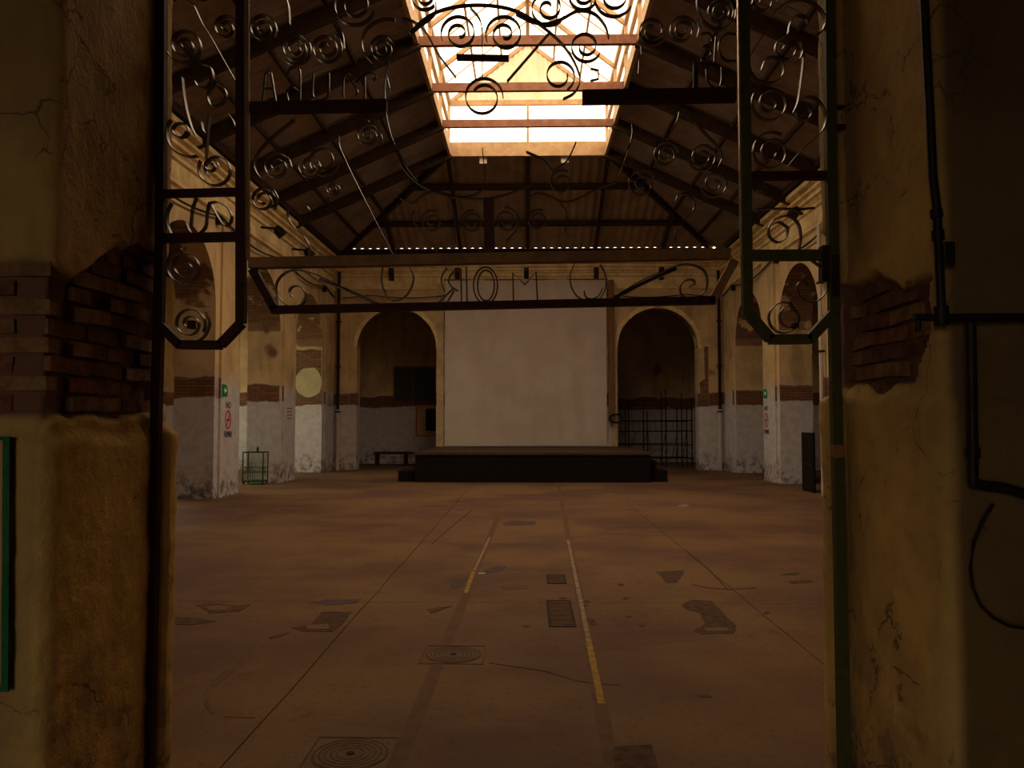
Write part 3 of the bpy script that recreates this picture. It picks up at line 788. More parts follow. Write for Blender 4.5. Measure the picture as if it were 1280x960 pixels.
# left panel frame
R_, G_, B_ = M['iron_red'], M['iron_green'], M['iron_brown']
def post(pts, w, parent, name, m, d=.04):
    return MB().strip([g2(*p) for p in pts], w*.00342, GY, d).build(name, m, parent)
post([(203,-160),(202.5,0),(201,300),(198,430),(196,500),(192,700),(186,960),(182,1150)], 11, lp, 'post', R_)
post([(302,-160),(301.5,0),(301.5,404)], 11, lp, 'post', R_)
post([(309.5,-160),(309.5,0),(310,325)], 4, lp, 'post_edge', B_, .02)
for a, b in (((302,404),(276,431)), ((277,431.5),(224,431)), ((226,432),(202,408))): bar_px(a, b, 11, lp, 'frame_bar', R_, .042)
bar_px((204,242.5), (300,240), 9, lp, 'crossbar', R_)
bar_px((204,298), (300,296), 11, lp, 'crossbar', R_)
bar_px((204,-90), (300,-92), 10, lp, 'crossbar', R_)
for y in (112, 26, 318): # lugs into the pier
    bar_px((180,y), (200,y-1), 6 if y == 112 else 4, lp, 'hinge_lug', R_, .03)
Ls = [spi(231,57,23,2.0,200,1), spi(282,35,15,1.8,20,1), spi(250,-12,20,1.6,250,-1), crv([(243,8),(253,30),(262,44),(280,76),(297,106)]),
      crv([(238,83),(250,80),(263,84),(266,98),(258,110),(248,109),(244,102)]), crv([(262,113),(270,105),(280,110),(283,120),(277,130),(265,133),(260,122),(262,114)]),
      crv([(228,97),(230,118),(234,140),(240,160),(246,172)]), crv([(262,145),(260,168),(258,200)]),
      crv([(234,165),(228,172),(220,170),(216,162),(222,155),(232,156),(236,166),(230,172)]), crv([(214,150),(209,160),(211,178),(220,190),(235,196),(248,195)]),
      spi(270,212,22,1.2,150,1,12), spi(264,208,9,1.3,0,1,3), crv([(285,142),(292,152),(296,165)]), crv([(252,153),(254,163),(258,168)]),
      crv([(215,254),(209,268),(210,282),(214,292)]), crv([(246,247),(241,262),(239,282)]), crv([(262,254),(259,268),(257,284),(247,293),(238,290),(233,278)]),
      crv([(262,254),(272,253),(284,260),(290,270),(287,280),(279,281),(264,256)]), spi(231,334,23,2.1,100,1), spi(237,405,20,1.9,330,1,3), crv([(258,390),(262,405),(256,420),(245,428)])]
for c in Ls: iron(c, lp)
MB().box(*[sorted((g2(236,404)[0], g2(243,404)[0]))[i] for i in (0, 1)], GY-.02, GY+.02, g2(240,411)[1], g2(240,401)[1]).build('scroll_tip', R_, lp)
# right panel frame
post([(1035,-160),(1036,0),(1038,200),(1042,380),(1046,560)], 12, rp, 'post', G_)
post([(1046,556),(1047,572)], 12.5, rp, 'post_joint', B_, .043)
post([(1047,570),(1050,700),(1055,960),(1058,1150)], 13, rp, 'post', G_)
post([(929,-160),(929.5,0),(932,200),(934,394)], 12, rp, 'post', G_)
post([(922.5,-160),(923,0),(924.5,120),(927,320)], 3, rp, 'post_edge', M['edge'] if 'edge' in M else M['strip'], .022)
for a, b in (((934,390),(963,424)), ((961,424.5),(1013,424)), ((1011,425),(1040,393))): bar_px(a, b, 12, rp, 'frame_bar', G_, .042)
bar_px((936,220.5), (1036,219.5), 10, rp, 'crossbar', R_)
bar_px((938,319.5), (1040,319), 13, rp, 'crossbar', G_)
bar_px((936,-92), (1036,-92), 10, rp, 'crossbar', G_)
bar_px((1030,308), (1030,352), 9, rp, 'latch', M['dark_metal'], .05)
bar_px((1042,320), (1042,372), 9, rp, 'latch', M['dark_metal'], .05)
bar_px((1045,159), (1056,159), 5, rp, 'hinge_lug', R_, .03); bar_px((1045,134), (1055,134), 3, rp, 'hinge_lug', R_, .03)
Rs = [spi(984,62,20,1.6,300,1,5), crv([(967,18),(985,3),(1005,0),(1023,10),(1031,24),(1028,38),(1018,45)]), crv([(985,42),(988,28),(996,20),(1006,22),(1010,30)]),
      crv([(1002,58),(1004,75),(1000,110),(997,128),(992,140)]), crv([(952,87),(957,75),(968,72),(978,80),(978,94),(966,104),(950,102),(940,94),(936,82)]),
      crv([(964,32),(950,50),(937,71)]), spi(963,129,24,1.7,150,1,5), crv([(992,141),(1000,127),(1013,121),(1026,130),(1032,148),(1028,163),(1016,175),(1000,190),(985,208)]),
      crv([(993,138),(998,148),(1008,150),(1014,142),(1010,134)]), spi(964,190,25,1.8,60,1,6), spi(955,2,17,1.5,0,1,4), crv([(938,8),(941,2),(940,-12)]),
      crv([(944,262),(968,261),(990,262),(1003,268)]), crv([(968,274),(985,270),(997,279),(1001,295),(999,310)]), crv([(985,285),(982,298),(972,303),(962,296),(961,284),(968,275)]), crv([(985,285),(974,278),(966,281)]), crv([(937,247),(944,238),(955,240)]),
      spi(980,398,20,1.0,60,1,17), spi(988,397,15,1.1,80,1,8), crv([(1015,326),(1030,338),(1035,352),(1030,368),(1018,378),(1004,375),(996,364),(998,354),(1005,352),(1008,358)])]
for c in Rs: iron(c, rp)
MB().box(g2(991,404)[0], g2(997,404)[0], GY-.02, GY+.02, g2(990,410)[1], g2(990,404)[1]).build('scroll_tip', R_, rp)
# overhead panel
MB().strip([g2(312.5,329.4), g2(912,317.5)], 13*.00342, GY, .05).build('lower_rail', B_, mid)
bar_px((313,135.5), (484,132), 14, mid, 'upper_rail', R_); bar_px((728,122), (919.5,119), 17, mid, 'upper_rail', R_)
post([(316,337),(344,387)], 10, mid, 'frame_bar', R_, .042); post([(340,387.5),(893,375.5)], 9.5, mid, 'frame_bar', R_, .042); post([(889,378),(918,326)], 10, mid, 'frame_bar', B_, .042)
post([(611,250),(612,321)], 13, mid, 'middle_post', M['mid_post'] if 'mid_post' in M else R_, .03)
bar_px((869,80), (869,113), 5, mid, 'stay', R_)
Ms = [  # lower band
      crv([(366,372),(362,364),(367,358),(376,359),(382,368),(379,379),(366,384),(352,376),(345,362),(350,347),(365,338),(385,340),(410,350),(440,366),(477,383)]),
      crv([(405,352),(440,364),(478,381)]), crv([(481,362),(483,371),(492,376),(505,372),(514,360),(517,346),(512,334)]), crv([(478,333),(477,352),(481,366)]),
      crv([(559,335),(553,344),(552,354),(556,364)]), crv([(718,330),(713,343),(714,358),(722,371),(737,377),(750,373),(757,358),(756,342),(750,331)]),
      crv([(730,364),(732,371),(739,374),(748,370),(753,361)]), crv([(862,359),(868,355),(866,350),(857,351),(850,359),(853,370),(864,374),(878,368),(884,356),(881,340),(868,332),(852,331),(835,337),(800,352),(762,375)]),
      # left half above
      spi(328,36,18,1.9,330,1), crv([(357,-5),(361,10),(362,30)]), spi(370,61,20,2.5,230,1,4), spi(408,60,20,2.0,60,-1,5), crv([(401,0),(415,22),(428,42),(430,60)]),
      spi(442,6,27,1.6,340,-1,9), crv([(494,25),(478,25),(461,34),(453,50),(455,66),(465,78)]), spi(478,61,16,2,20,1,4),
      crv([(487,76),(483,92),(481,110),(482,135),(485,155),(492,178),(506,205),(522,226)]), crv([(484,97),(487,110),(489,113)]), crv([(368,150),(345,168),(325,188),(318,205),(322,218),(334,230),(344,240),(347,250),(343,262)]),
      crv([(424,170),(424,182),(429,194),(440,218),(460,258),(494,324)]), spi(346,208,18,1.9,0,1,3), spi(388,208,15,1.6,170,1,4), spi(404,201,20,1.4,350,-1,8), spi(460,169,15,1.9,30,1,3),
      crv([(460,150),(470,158),(477,170),(476,180)]), spi(417,236,9,1.7,170,1,2), spi(329,250,15,1.8,20,1,4), crv([(360,262),(361,274),(370,287),(381,297),(387,310),(386,322)]), crv([(384,258),(387,263),(389,264)]),
      # centre
      crv([(513,42),(528,26),(552,13),(585,7),(620,8),(650,16),(680,35),(703,56),(718,78),(725,100),(718,116),(704,124)]), crv([(503,24),(516,27),(532,40),(548,68),(570,97)]),
      spi(574,42,23,1.8,200,-1,4), spi(631,43,24,1.9,200,-1,4), crv([(603,36),(603,98)]), crv([(588,10),(600,25),(603,45)]), spi(685,10,23,1.8,330,-1,5), crv([(688,40),(660,72),(634,102)]),
      crv([(645,18),(664,27),(682,30),(702,24),(722,14),(742,17),(756,32),(761,48)]), spi(728,-6,19,1.6,330,-1,6), spi(766,-4,26,1.5,330,-1,10),
      spi(732,58,20,1.4,330,-1,8), spi(699,95,20,1.2,300,1,10), spi(604,122,25,1.4,0,1,14), spi(530,-4,17,1.6,320,-1,5), crv([(545,4),(543,18),(526,32),(513,42)]),
      crv([(500,205),(518,226),(545,241),(580,248),(615,248),(648,238),(665,230)]), crv([(500,248),(515,254),(530,243),(548,240),(572,247),(592,244),(605,236)]),
      crv([(660,247),(672,242),(688,246),(704,253),(722,249),(745,237),(772,227)]), crv([(790,155),(790,170),(783,195),(772,227)]), crv([(518,264),(516,274),(530,295),(552,321)]), crv([(560,244),(566,258),(568,280),(570,305)]),
      spi(540,277,14,1.6,60,1,4), spi(590,277,14,1.8,80,1,5), spi(633,275,15,1.8,100,-1,5), crv([(648,272),(647,285),(633,302)]), spi(672,275,13,1.5,60,1,5), crv([(700,255),(708,266),(706,290)]), spi(702,228,15,1.3,60,1,6),
      crv([(603,186),(607,224)]), crv([(658,190),(678,200),(690,214)]), crv([(720,178),(708,202),(690,215)]),
      # right half
      spi(832,193,16,2.2,10,1,2), spi(878,196,18,1.8,200,1,5), crv([(868,152),(882,168),(897,184),(902,198),(898,208)]), spi(802,230,18,1.8,30,1,4), spi(893,230,17,1.7,200,1,4), crv([(845,252),(848,244),(858,243),(867,252),(867,262),(858,273),(850,282)]), crv([(846,287),(843,297),(843,303)]),
      crv([(871,-5),(872,10),(877,24),(890,35),(905,36),(918,24),(920,12)]), spi(900,14,17,2.0,340,1,5), spi(853,38,17,2.0,20,1,4), spi(815,39,18,1.7,330,-1,6), crv([(872,26),(874,36),(872,45)]),
      crv([(849,140),(845,155),(832,175)]), crv([(801,58),(802,68)]), crv([(799,76),(798,92)]), crv([(781,193),(795,165)]) ]
for c in Ms: iron(c, mid)
iron(crv([(400,349),(430,361),(478,383)]), mid, t=.013); iron(crv([(758,379),(800,356),(845,336)]), mid, t=.013)
bar_px((571,72), (636,73), 5, mid, 'bar', R_)
# letters (as the photograph shows them, seen from behind)
lt = [ [crv([(577,337),(566,341),(561,350),(564,358),(573,364)]), crv([(566,361),(549,378)]), crv([(568,363),(558,380)]), crv([(576,336),(577,381)])],
       [crv([(583,334),(584,381)])],
       [[g2(607+15*math.cos(a)*(1 if abs(math.cos(a)) > .001 else 1), 357-23*math.sin(a)) for a in [2*math.pi*i/36 for i in range(37)]],
        [g2(607.5+10.5*math.cos(a), 357-19*math.sin(a)) for a in [2*math.pi*i/36 for i in range(37)]]],
       [[g2(*p) for p in ((642,380),(641,341),(656,356),(670,340),(672,380))]],
       [[g2(*p) for p in ((328,129),(332,92),(335,89),(339,91),(345,128))], [g2(331,111), g2(341,111)]],
       [crv([(359,96),(362,87),(369,84),(375,90),(375,126)]), crv([(375,113),(366,108),(359,115),(360,125)])],
       [crv([(392,92),(391,118),(398,126),(407,123),(411,115),(411,91)])],
       [crv([(429,122),(430,97),(436,91),(441,95)]), crv([(434,96),(446,112),(445,120)])],
       [crv([(456,96),(456,125)]), crv([(444,104),(452,96),(462,91),(470,96),(466,101)])],
       [[g2(*p) for p in ((738,86),(748,88),(748,99),(738,101))]],
       [[g2(738,115.5), g2(750,114.5)]],
       [crv([(876,43),(886,42),(890,50),(886,56),(879,58),(887,60),(889,68),(884,74),(876,75)])],
       [crv([(895,46),(893,77)])],
       [crv([(920,43),(908,43),(899,54),(900,68),(908,76),(920,76)])],
       [crv([(883,86),(884,100),(890,109),(898,110),(902,100),(902,84)])] ]
for L_ in lt:
    mb = MB()
    for c in L_: mb.strip(c, .0065, GY, .014)
    mb.build('letter', M['strip'], mid, smooth=35)
# ------------------------------------------------------------------ things on the near right wall
YW = YN-.045
def wp(px, py, dy=0): return tuple(at(px, py, YW-.03-dy))
pp = empty('wall_pipework', wp(1172, 400), label='black iron pipes with tee and valve on the dark right wall', cat='pipe')
def pipe(pts, r, nm='pipe'): MB().tube([wp(*p) for p in pts], r, 10).build(nm, M['dark_metal'], pp, smooth=60)
pipe([(1153,-60),(1158,60),(1163,150),(1166,220),(1171,260),(1177,390)], .014)
pipe([(1142,397),(1175,397),(1285,396)], .013)
pipe([(1213,404),(1215,500),(1216,602)], .017)
pipe([(1214,604),(1230,607),(1255,610),(1290,620)], .018)
for a, b, r in (((1176,383),(1177,407),.024), ((1215,560),(1216,572),.023), ((1172,288),(1173,300),.020), ((1170,262),(1171,272),.02)): pipe([a, b], r, 'coupling')
MB().bar(wp(1186,303), wp(1186,330), .02, .03).build('valve', M['dark_metal'], pp)
pipe([(1148,398),(1147,414)], .01, 'stub')
cb = empty('hanging_cable', wp(1230, 700), label='thin dark cable hanging in a loop on the lower right wall', cat='cable')
MB().tube([wp(*p) for p in [(1242,630),(1228,652),(1217,680),(1213,710),(1216,735),(1226,757),(1242,773),(1262,783),(1290,786)]], .005, 6).build('cable', M['dark_metal'], cb, smooth=60)
mb = MB(); a = at(-150, 548, YN-.05); b = at(9, 548, YN-.05); c = at(7, 862, YN-.05); d_ = at(-150, 862, YN-.05)
w = .026
mb.strip([(a.x, a.z), (b.x, b.z), (c.x, c.z), (d_.x, d_.z)], w, YN-.052, .008)
tag(mb.build('painted_frame', M['green'] if False else None), 'dark green rectangular frame line on the wall at the left edge', 'frame')
bpy.data.objects['painted_frame'].data.materials.append(M['green'])
# ------------------------------------------------------------------ things in the hall
# screen cloth
mb = MB(); nx, nz = 90, 80; x0, x1, z0, z1 = -2.76, 2.60, .80, 6.32
for j in range(nz+1):
    for i in range(nx+1):
        u, v = i/nx, j/nz; x = x0+(x1-x0)*u; z = z0+(z1-z0)*v
        y = YB-.18+.022*fbm(x*1.5+z*.25, z*.35, 1)+.008*math.sin(z*9+noise.noise((x, z, 0))*3)*(1-v)*.6+.035*fbm(x*.9-z*.5, z*.5, 4)*v+.03*noise.noise((x*1.9+z*.15, z*.12, 7))
        mb.v.append((x, y, z))
mb.f = [(j*(nx+1)+i, j*(nx+1)+i+1, (j+1)*(nx+1)+i+1, (j+1)*(nx+1)+i) for j in range(nz) for i in range(nx)]
e = empty('screen_cloth', (0, YB-.2, .8), label='large off-white cloth screen hanging behind the stage', cat='screen')
mb.build('cloth', M['cloth'], e, smooth=80, fix=False)
MB().tube([(x0-.05, YB-.18, z1), (x1+.05, YB-.18, z1)], .025, 8).build('batten', M['wood'], e)
tag(MB().box(2.66, 2.86, YB-.16, YB-.07, 1.6, 6.3).build('wooden_board', M['wood']), 'tall brown wooden board against the wall right of the cloth screen', 'board')
# stage
SY0 = 21.1; sx0, sx1 = -3.02, 3.25
e = empty('stage', (0, 23.5, 0), label='low black stage in front of the cloth screen', cat='stage')
MB().box(sx0, sx1, SY0, YB-.25, .72, .78).build('deck', M['stage_top'], e)
MB().box(sx0+.04, sx1-.04, SY0+.04, YB-.3, .0, .715).build('skirt', M['black'], e)
MB().box(sx0-.45, sx0, SY0+.3, SY0+1.4, 0, .28).build('step', M['black'], e)
MB().box(sx1, sx1+.45, SY0+.3, SY0+1.6, 0, .3).build('step', M['black'], e)
MB().box(sx1, sx1+.2, SY0+.5, SY0+1.6, .3, .55).build('step', M['black'], e)
# wire trolley
def trolley():
    p = atz(319, 605); x, y = p.x, p.y; w, d = .27, .2
    e = empty('wire_trolley', (x, y, 0), label='small green wire trolley standing beside the second left pier', cat='trolley')
    G = M['green']
    MB().box(x-w, x+w, y-d, y+d, .80, .83).build('top_tray', G, e)
    MB().box(x-w, x+w, y-d, y+d, .06, .10).build('bottom_tray', G, e)
    for i in (-1, 1):
        for j in (-1, 1):
            MB().box(x+i*(w-.012)-.012, x+i*(w-.012)+.012, y+j*(d-.012)-.012, y+j*(d-.012)+.012, .05, .80).build('leg', G, e)
            MB().sphere((x+i*(w-.03), y+j*(d-.03), .03), .03, 8, 5).build('castor', M['bottle'], e)
    for z in (.30, .42):
        MB().box(x-w, x+w, y-d, y-d+.012, z, z+.012).box(x-w, x+w, y+d-.012, y+d, z, z+.012).box(x-w, x-w+.012, y-d, y+d, z, z+.012).box(x+w-.012, x+w, y-d, y+d, z, z+.012).build('rail', G, e)
    for k in range(9):
        xx = x-w+.06*k+.03
        MB().box(xx-.004, xx+.004, y-d, y-d+.008, .10, .42).build('wire', G, e)
    b = MB(); b.tube([(x+.05, y, .83), (x+.05, y, .93), (x+.05, y, .945), (x+.05, y, .97)], [.03, .03, .012, .012], 10)
    tag(b.build('bottle', M['bottle'], smooth=40), 'small dark bottle on top of the green wire trolley', 'bottle')
trolley()
# signs painted on the piers
def wall_basis(sgn):
    # text x axis, text y axis, facing normal
    return Matrix(((0, 0, 1), (1, 0, 0), (0, 1, 0))) if sgn < 0 else Matrix(((0, 0, -1), (-1, 0, 0), (0, 1, 0)))
def text_part(s, size, loc, B, m, parent, name='lettering', sx=1):
    cu = bpy.data.curves.new(name, 'FONT'); cu.body = s; cu.size = size; cu.align_x = 'CENTER'; cu.align_y = 'CENTER'; cu.extrude = .002
    t = bpy.data.objects.new(name, cu); COL.objects.link(t)
    dg = bpy.context.evaluated_depsgraph_get(); me = bpy.data.meshes.new_from_object(t.evaluated_get(dg))
    bpy.data.objects.remove(t); me.materials.clear(); me.materials.append(m)
    me.transform(Matrix.Diagonal((sx, 1, 1, 1))); me.transform(B.to_4x4())
    o = bpy.data.objects.new(name, me); COL.objects.link(o); o.parent = parent; o.location = Vector(loc)-wloc(parent)
    return o
def no_smoking(sgn, px, label):
    X = sgn*(HW-.053); y = atx(px, 525, X).y; c = Vector((X, y, 1.64)); B = wall_basis(sgn)
    e = empty('no_smoking_sign', tuple(c), label=label, cat='sign')
    f = lambda q, k: tuple(c + B @ Vector((q[0], q[1], k)))
    mb = MB(); n = 32
    for i in range(n):
        a, b = 2*math.pi*i/n, 2*math.pi*(i+1)/n
        mb.prism([(.135*math.cos(a), .165*math.sin(a)), (.17*math.cos(a), .2*math.sin(a)), (.17*math.cos(b), .2*math.sin(b)), (.135*math.cos(b), .165*math.sin(b))], lambda q: f(q, .0), lambda q: f(q, .004))
    mb.build('ring', M['red'], e)
    MB().prism([(-.10, -.13), (-.075, -.145), (.10, .13), (.075, .145)], lambda q: f(q, 0), lambda q: f(q, .006)).build('slash', M['red'], e)
    MB().prism([(-.09, -.02), (.09, -.02), (.09, .015), (-.09, .015)], lambda q: f(q, 0), lambda q: f(q, .003)).build('cigarette', M['ink'], e)
    text_part('NO', .19, f((0, .31), .002), B, M['ink'], e); text_part('FUMAR', .19, f((0, -.32), .002), B, M['ink'], e, sx=.75)
no_smoking(-1, 285, 'painted NO FUMAR sign with a red no-smoking circle on the first left pier')
no_smoking(1, 958, 'painted NO FUMAR sign with a red no-smoking circle on the right pier')
def exit_sign(sgn, px, py, label):
    X = sgn*(HW-.053); p = atx(px, py, X); c = Vector(p); B = wall_basis(sgn)
    e = empty('exit_sign', tuple(c), label=label, cat='sign')
    f = lambda q, k: tuple(c + B @ Vector((q[0], q[1], k)))
    MB().prism([(-.15, -.13), (.13, -.13), (.15, .02), (.06, .12), (-.15, .13)], lambda q: f(q, 0), lambda q: f(q, .012)).build('plate', M['sign_green'], e)
    MB().prism([(-.08, 0), (0, .07), (0, .03), (.08, .03), (.08, -.03), (0, -.03), (0, -.07)], lambda q: f(q, .012), lambda q: f(q, .015)).build('arrow', M['white'], e)
exit_sign(-1, 281, 488, 'green exit sign with a white arrow on the first left pier')
exit_sign(1, 957, 492, 'small green exit sign on the right pier above the no-smoking circle')
X = -(HW-.053); p = atx(362, 518, X); B = wall_basis(-1)
e = empty('paper_notice', tuple(p), label='pale paper notice on the second left pier', cat='notice')
c0 = Vector(p); f = lambda q, k: tuple(c0 + B @ Vector((q[0], q[1], k)))
MB().prism([(-.3, -.2), (.3, -.2), (.3, .25), (-.3, .25)], lambda q: f(q, 0), lambda q: f(q, .004)).build('sheet', M['white'] if False else M['whitepipe'], e)
for k in range(4): MB().prism([(-.24, .15-.09*k), (.22-.05*(k % 2), .15-.09*k), (.22-.05*(k % 2), .17-.09*k), (-.24, .17-.09*k)], lambda q: f(q, .004), lambda q: f(q, .006)).build('line', M['ink'], e)
# floodlights on the cornices
def flood(px, py, sgn, label):
    X = sgn*(HW-.45); p = atx(px, py, X); z = p.z
    e = empty('floodlight', tuple(p), label=label, cat='floodlight')
    MB().bar((X, p.y, z), (sgn*(HW-.05), p.y+.05, z+.05), .05, .05).build('bracket', M['dark_metal'], e)
    a = Vector((X, p.y, z)); d = Vector((-sgn*.5, .2, -.55)).normalized()
    MB().tube([a-d*.05, a+d*.04, a+d*.22], [.07, .12, .13], 12).build('housing', M['dark_metal'], e, smooth=40)
    MB().tube([a+d*.221, a+d*.225], [.12, .12], 12).build('lens', M['glassdark'], e)
flood(346, 286, -1, 'dark floodlight bracketed off the left cornice, the nearer of two')
flood(383, 313, -1, 'dark floodlight bracketed off the left cornice, the farther of two')
flood(997, 262, 1, 'dark floodlight bracketed off the right cornice')
# downpipes in the far corners
for sgn, lab in ((-1, 'rusty downpipe with a whitewashed foot in the far left corner'), (1, 'rusty downpipe with a whitewashed foot in the far right corner')):
    X = sgn*6.30; Y = YB-.20
    e = empty('downpipe', (X, Y, 0), label=lab, cat='pipe')
    MB().tube([(X, Y, 2.0), (X, Y, 5.9), (X, Y+.02, 6.6)], .05, 10).build('pipe', M['dark_metal'], e, smooth=60)
    MB().tube([(X, Y, 0.0), (X, Y, 2.0)], .055, 10).build('pipe_foot', M['whitepipe'], e, smooth=60)
    for z in (1.9, 3.4, 4.9): MB().box(X-.075, X+.075, Y-.06, Y+.08, z, z+.05).build('clamp', M['dark_metal'], e)
# right first pier pipe
X = HW-.15; p = atx(1026, 420, X); e = empty('downpipe', (X, p.y, 0), label='thin pipe running down the nearest visible right pier beside the green panel', cat='pipe')
MB().tube([(X, p.y, 0), (X, p.y, 5.9)], .045, 10).build('pipe', M['whitepipe'], e, smooth=60)
for z in (1.5, 3.1, 4.6): MB().box(X-.06, X+.06, p.y-.06, p.y+.06, z, z+.05).build('clamp', M['dark_metal'], e)
# hose coil beside the screen
p = at(770, 523, YB-.26); e = empty('cable_coil', tuple(p), label='dark coil of cable hung on the wall between cloth screen and right arch', cat='cable')
for k in range(3):
    r = .15+.03*k
    MB().tube([(p.x+(r+.02)*math.cos(a), p.y-.02*k, p.z+r*.75*math.sin(a)) for a in [2*math.pi*i/24 for i in range(25)]], .014, 6).build('loop', M['dark_metal'], e)
MB().box(p.x-.02, p.x+.02, p.y-.06, YB-.07, p.z+.1, p.z+.14).build('hook', M['dark_metal'], e)
# leaning dark panel by the right arcade
p = atz(1018, 612); X = HW-.12
e = empty('leaning_panel', (X, 18.4, 0), label='tall thin black panel standing against the right pier', cat='panel')
MB().box(X, X+.05, 18.15, 18.9, 0, 1.35).build('board', M['black'], e)
MB().box(X-.01, X, 18.2, 18.85, .6, .66).build('rail', M['dark_metal'], e)
# wall bracket on right pier
p = at(944, 428, 22.4); e = empty('wall_bracket', tuple(p), label='small dark triangular bracket in the right arch opening', cat='bracket')
X0 = HW+.02
MB().prism([(0, 0), (-.34, .0), (0, -.3)], lambda q: (X0+.1+q[0]*0+.0, 22.33-q[0], 3.9+q[1]), lambda q: (X0+.45, 22.33-q[0], 3.9+q[1])).build('plate', M['timber'], e)
# cables along the cornices
for sgn, lab in ((-1, 'dark cable sagging along the left wall below the cornice'), (1, 'dark cable sagging along the right wall below the cornice')):
    pts = []
    for i in range(120):
        y = 9+i*(YB-9.2)/119; s = abs(math.sin((y-7.8)/4.35*math.pi))
        pts.append((sgn*(HW-.09), y, 5.9-.22*s))
    e = empty('wall_cable', (sgn*(HW-.09), 9, 5.9), label=lab, cat='cable')
    MB().tube(pts, .022, 5).build('cable', M['dark_metal'], e)
    for k in range(4):
        y = 12.1+4.35*k; MB().box(*sorted((sgn*(HW-.12), sgn*(HW-.0))), y-.06, y+.06, 5.72, 5.9).build('cable_box', M['dark_metal'], e)
pts = [(x, YB-.12, 5.82-.10*abs(math.sin(x*1.2))) for x in [-6.2+i*12.4/60 for i in range(61)]]
e = empty('wall_cable', (-6.2, YB-.12, 5.8), label='dark cable strung across the end wall above the arches', cat='cable')
MB().tube(pts, .018, 5).build('cable', M['dark_metal'], e)
# rear room, seen through the left arch
e = empty('window_4', tuple(at(515, 480, 30.38)), kind='structure')
a = at(492, 458, 30.38); b = at(546, 503, 30.38)
MB().box(a.x, b.x, 30.34, 30.4, b.z, b.z+.06).box(a.x, b.x, 30.34, 30.4, a.z-.06, a.z).box(a.x, a.x+.06, 30.34, 30.4, b.z, a.z).box(b.x-.06, b.x, 30.34, 30.4, b.z, a.z).build('window_frame', M['wood'], e)
xm = at(516, 480, 30.38).x
MB().box(xm-.03, xm+.03, 30.33, 30.4, b.z, a.z).build('mullion', M['wood'], e)
MB().box(a.x+.06, xm-.03, 30.37, 30.395, b.z+.06, a.z-.06).build('pane', M['glassdark'], e)
MB().box(xm+.03, b.x-.06, 30.37, 30.395, b.z+.06, a.z-.06).build('pane', M['glassdark'], e)
a = at(520, 506, 30.38); b = at(548, 545, 30.38)
e = empty('notice_board', ((a.x+b.x)/2, 30.38, b.z), label='red-rimmed notice board on the rear wall below the dark window', cat='board')
MB().box(a.x, b.x, 30.36, 30.4, b.z, a.z).build('panel', M['paleplaster'], e)
MB().box(a.x, b.x, 30.34, 30.36, b.z, b.z+.03).box(a.x, b.x, 30.34, 30.36, a.z-.03, a.z).box(a.x, a.x+.03, 30.34, 30.36, b.z, a.z).build('frame', M['red'], e)
MB().box((a.x+b.x)/2-.05, b.x-.1, 30.34, 30.36, b.z+.2, a.z-.15).build('poster', M['ink'], e)
e = empty('low_bench', (-4.4, 29, 0), label='low dark bench in the rear room behind the left arch', cat='bench')
MB().box(-5.6, -3.3, 28.9, 29.4, .42, .5).build('seat', M['timber'], e)
for x in (-5.5, -4.45, -3.4): MB().box(x-.05, x+.05, 28.95, 29.35, 0, .42).build('leg', M['timber'], e)
# stacked metal frames behind the right arch
e = empty('scaffold_rack', (4.3, 28.5, 0), label='dark metal rack of stacked frames behind the right arch', cat='rack')
random.seed(4)
for x in (3.0, 3.5, 4.15, 4.8, 5.35, 5.7):
    for y in (28.0, 28.9):
        MB().tube([(x, y, 0), (x, y, 1.9+.9*random.random())], .022, 6).build('upright', M['rack'] if 'rack' in M else M['dark_metal'], e)
for z in (.35, .8, 1.25, 1.62, 2.05):
    for y in (28.0, 28.9):
        MB().tube([(2.95, y, z), (5.75, y, z+random.uniform(-.03, .03))], .02, 6).build('rail', M['dark_metal'], e)
for k in range(7):
    x = 3.1+k*.38; MB().tube([(x, 27.97, .35), (x+random.uniform(-.1, .35), 27.97, 1.25)], .012, 6).build('brace', M['dark_metal'], e)
for k in range(14):
    x = 3.05+k*.2; MB().tube([(x, 28.0, 1.25), (x, 28.0, 1.62)], .008, 5).build('wire', M['dark_metal'], e)
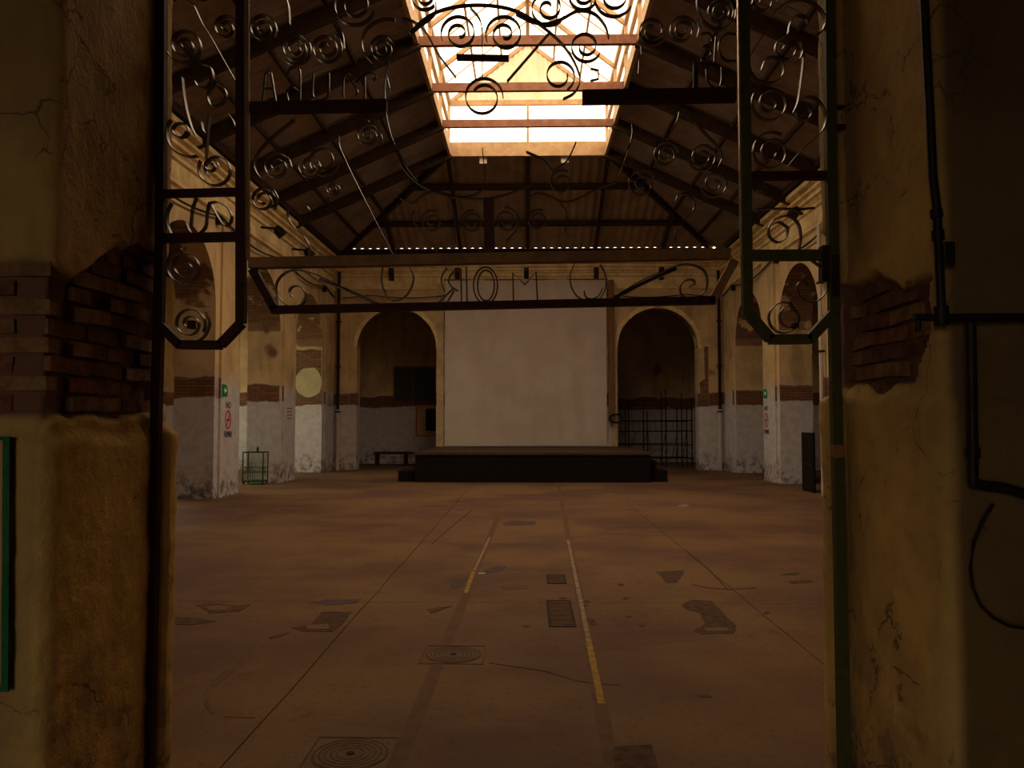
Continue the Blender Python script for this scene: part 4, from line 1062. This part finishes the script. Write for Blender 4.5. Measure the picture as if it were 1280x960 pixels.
# bare brick and plaster patches on the third left pier, glowing bulb
b3 = bpy.data.objects['wall_left']
M['brickwall'] = hall_plaster('bare_brick', True)
def pierpatch(poly, m, nm, t):
    q = [at(px, py, 25.2) for px, py in poly]
    MB().prism([(p.x, p.z) for p in q], lambda p: (p[0], 25.2-t, p[1]), lambda p: (p[0], 25.2+.01, p[1])).build(nm, m, b3)
def brick_only():
    m, b = new_mat('bare_pier_brick'); nt = m.node_tree
    P = nt.nodes.new('ShaderNodeNewGeometry').outputs['Position']; mp = nt.nodes.new('ShaderNodeMapping'); mp.inputs['Rotation'].default_value = (-math.pi/2, 0, 0)
    nt.links.new(P, mp.inputs[0]); br = nt.nodes.new('ShaderNodeTexBrick'); nt.links.new(mp.outputs[0], br.inputs[0])
    br.inputs['Scale'].default_value = 1; br.inputs['Brick Width'].default_value = .27; br.inputs['Row Height'].default_value = .075; br.inputs['Mortar Size'].default_value = .01
    br.inputs['Color1'].default_value = (.27, .14, .06, 1); br.inputs['Color2'].default_value = (.17, .08, .04, 1); br.inputs['Mortar'].default_value = (.08, .05, .03, 1)
    nt.links.new(br.outputs[0], b.inputs['Base Color']); b.inputs['Roughness'].default_value = .9
    return m
BO = brick_only()
pierpatch([(369,437),(378,438),(390,436),(402,438),(402,503),(390,505),(369,502)], BO, 'bare_brick', .006)
pierpatch([(369,424),(380,421),(392,424),(402,421),(402,392),(385,388),(369,393)], BO, 'bare_brick', .006)
pierpatch([(387+18*math.cos(a)*(1 if math.cos(a) < 0 else .85), 478-19*math.sin(a)-3*noise.noise((a*1.5, 2, 0))) for a in [i*math.pi/16 for i in range(32)]], mat('cream_plaster', (.60, .52, .30), (.5, .42, .24), 3, .9), 'plaster_patch', .012)
# brick scar on the end wall right of the right arch
q = [at(px, py, YB) for px, py in ((880,433),(892,433),(894,470),(903,476),(903,508),(893,497),(876,498),(874,478),(881,474))]
MB().prism([(p.x, p.z) for p in q], lambda p: (p[0], YB-.008, p[1]), lambda p: (p[0], YB+.01, p[1])).build('bare_brick', BO, wb)
p = at(893, 309, 25.9); e = empty('light_bulb', tuple(p), label='small glowing bulb under the roof at the far right corner', cat='lamp')
gm = bpy.data.materials.new('lit_bulb'); gm.use_nodes = True; pb = gm.node_tree.nodes['Principled BSDF']
pb.inputs['Emission Color'].default_value = (1, .75, .4, 1); pb.inputs['Emission Strength'].default_value = 12
MB().sphere(tuple(p), .055, 10, 6, 1.3).build('bulb', gm, e, smooth=60)
MB().tube([(p.x, p.y, p.z+.06), (p.x, p.y, p.z+.2)], .025, 8).build('holder', M['dark_metal'], e)
print('objects', len(bpy.data.objects), 'tris', sum(len(m.loop_triangles) or len(m.polygons)*2 for m in bpy.data.meshes))
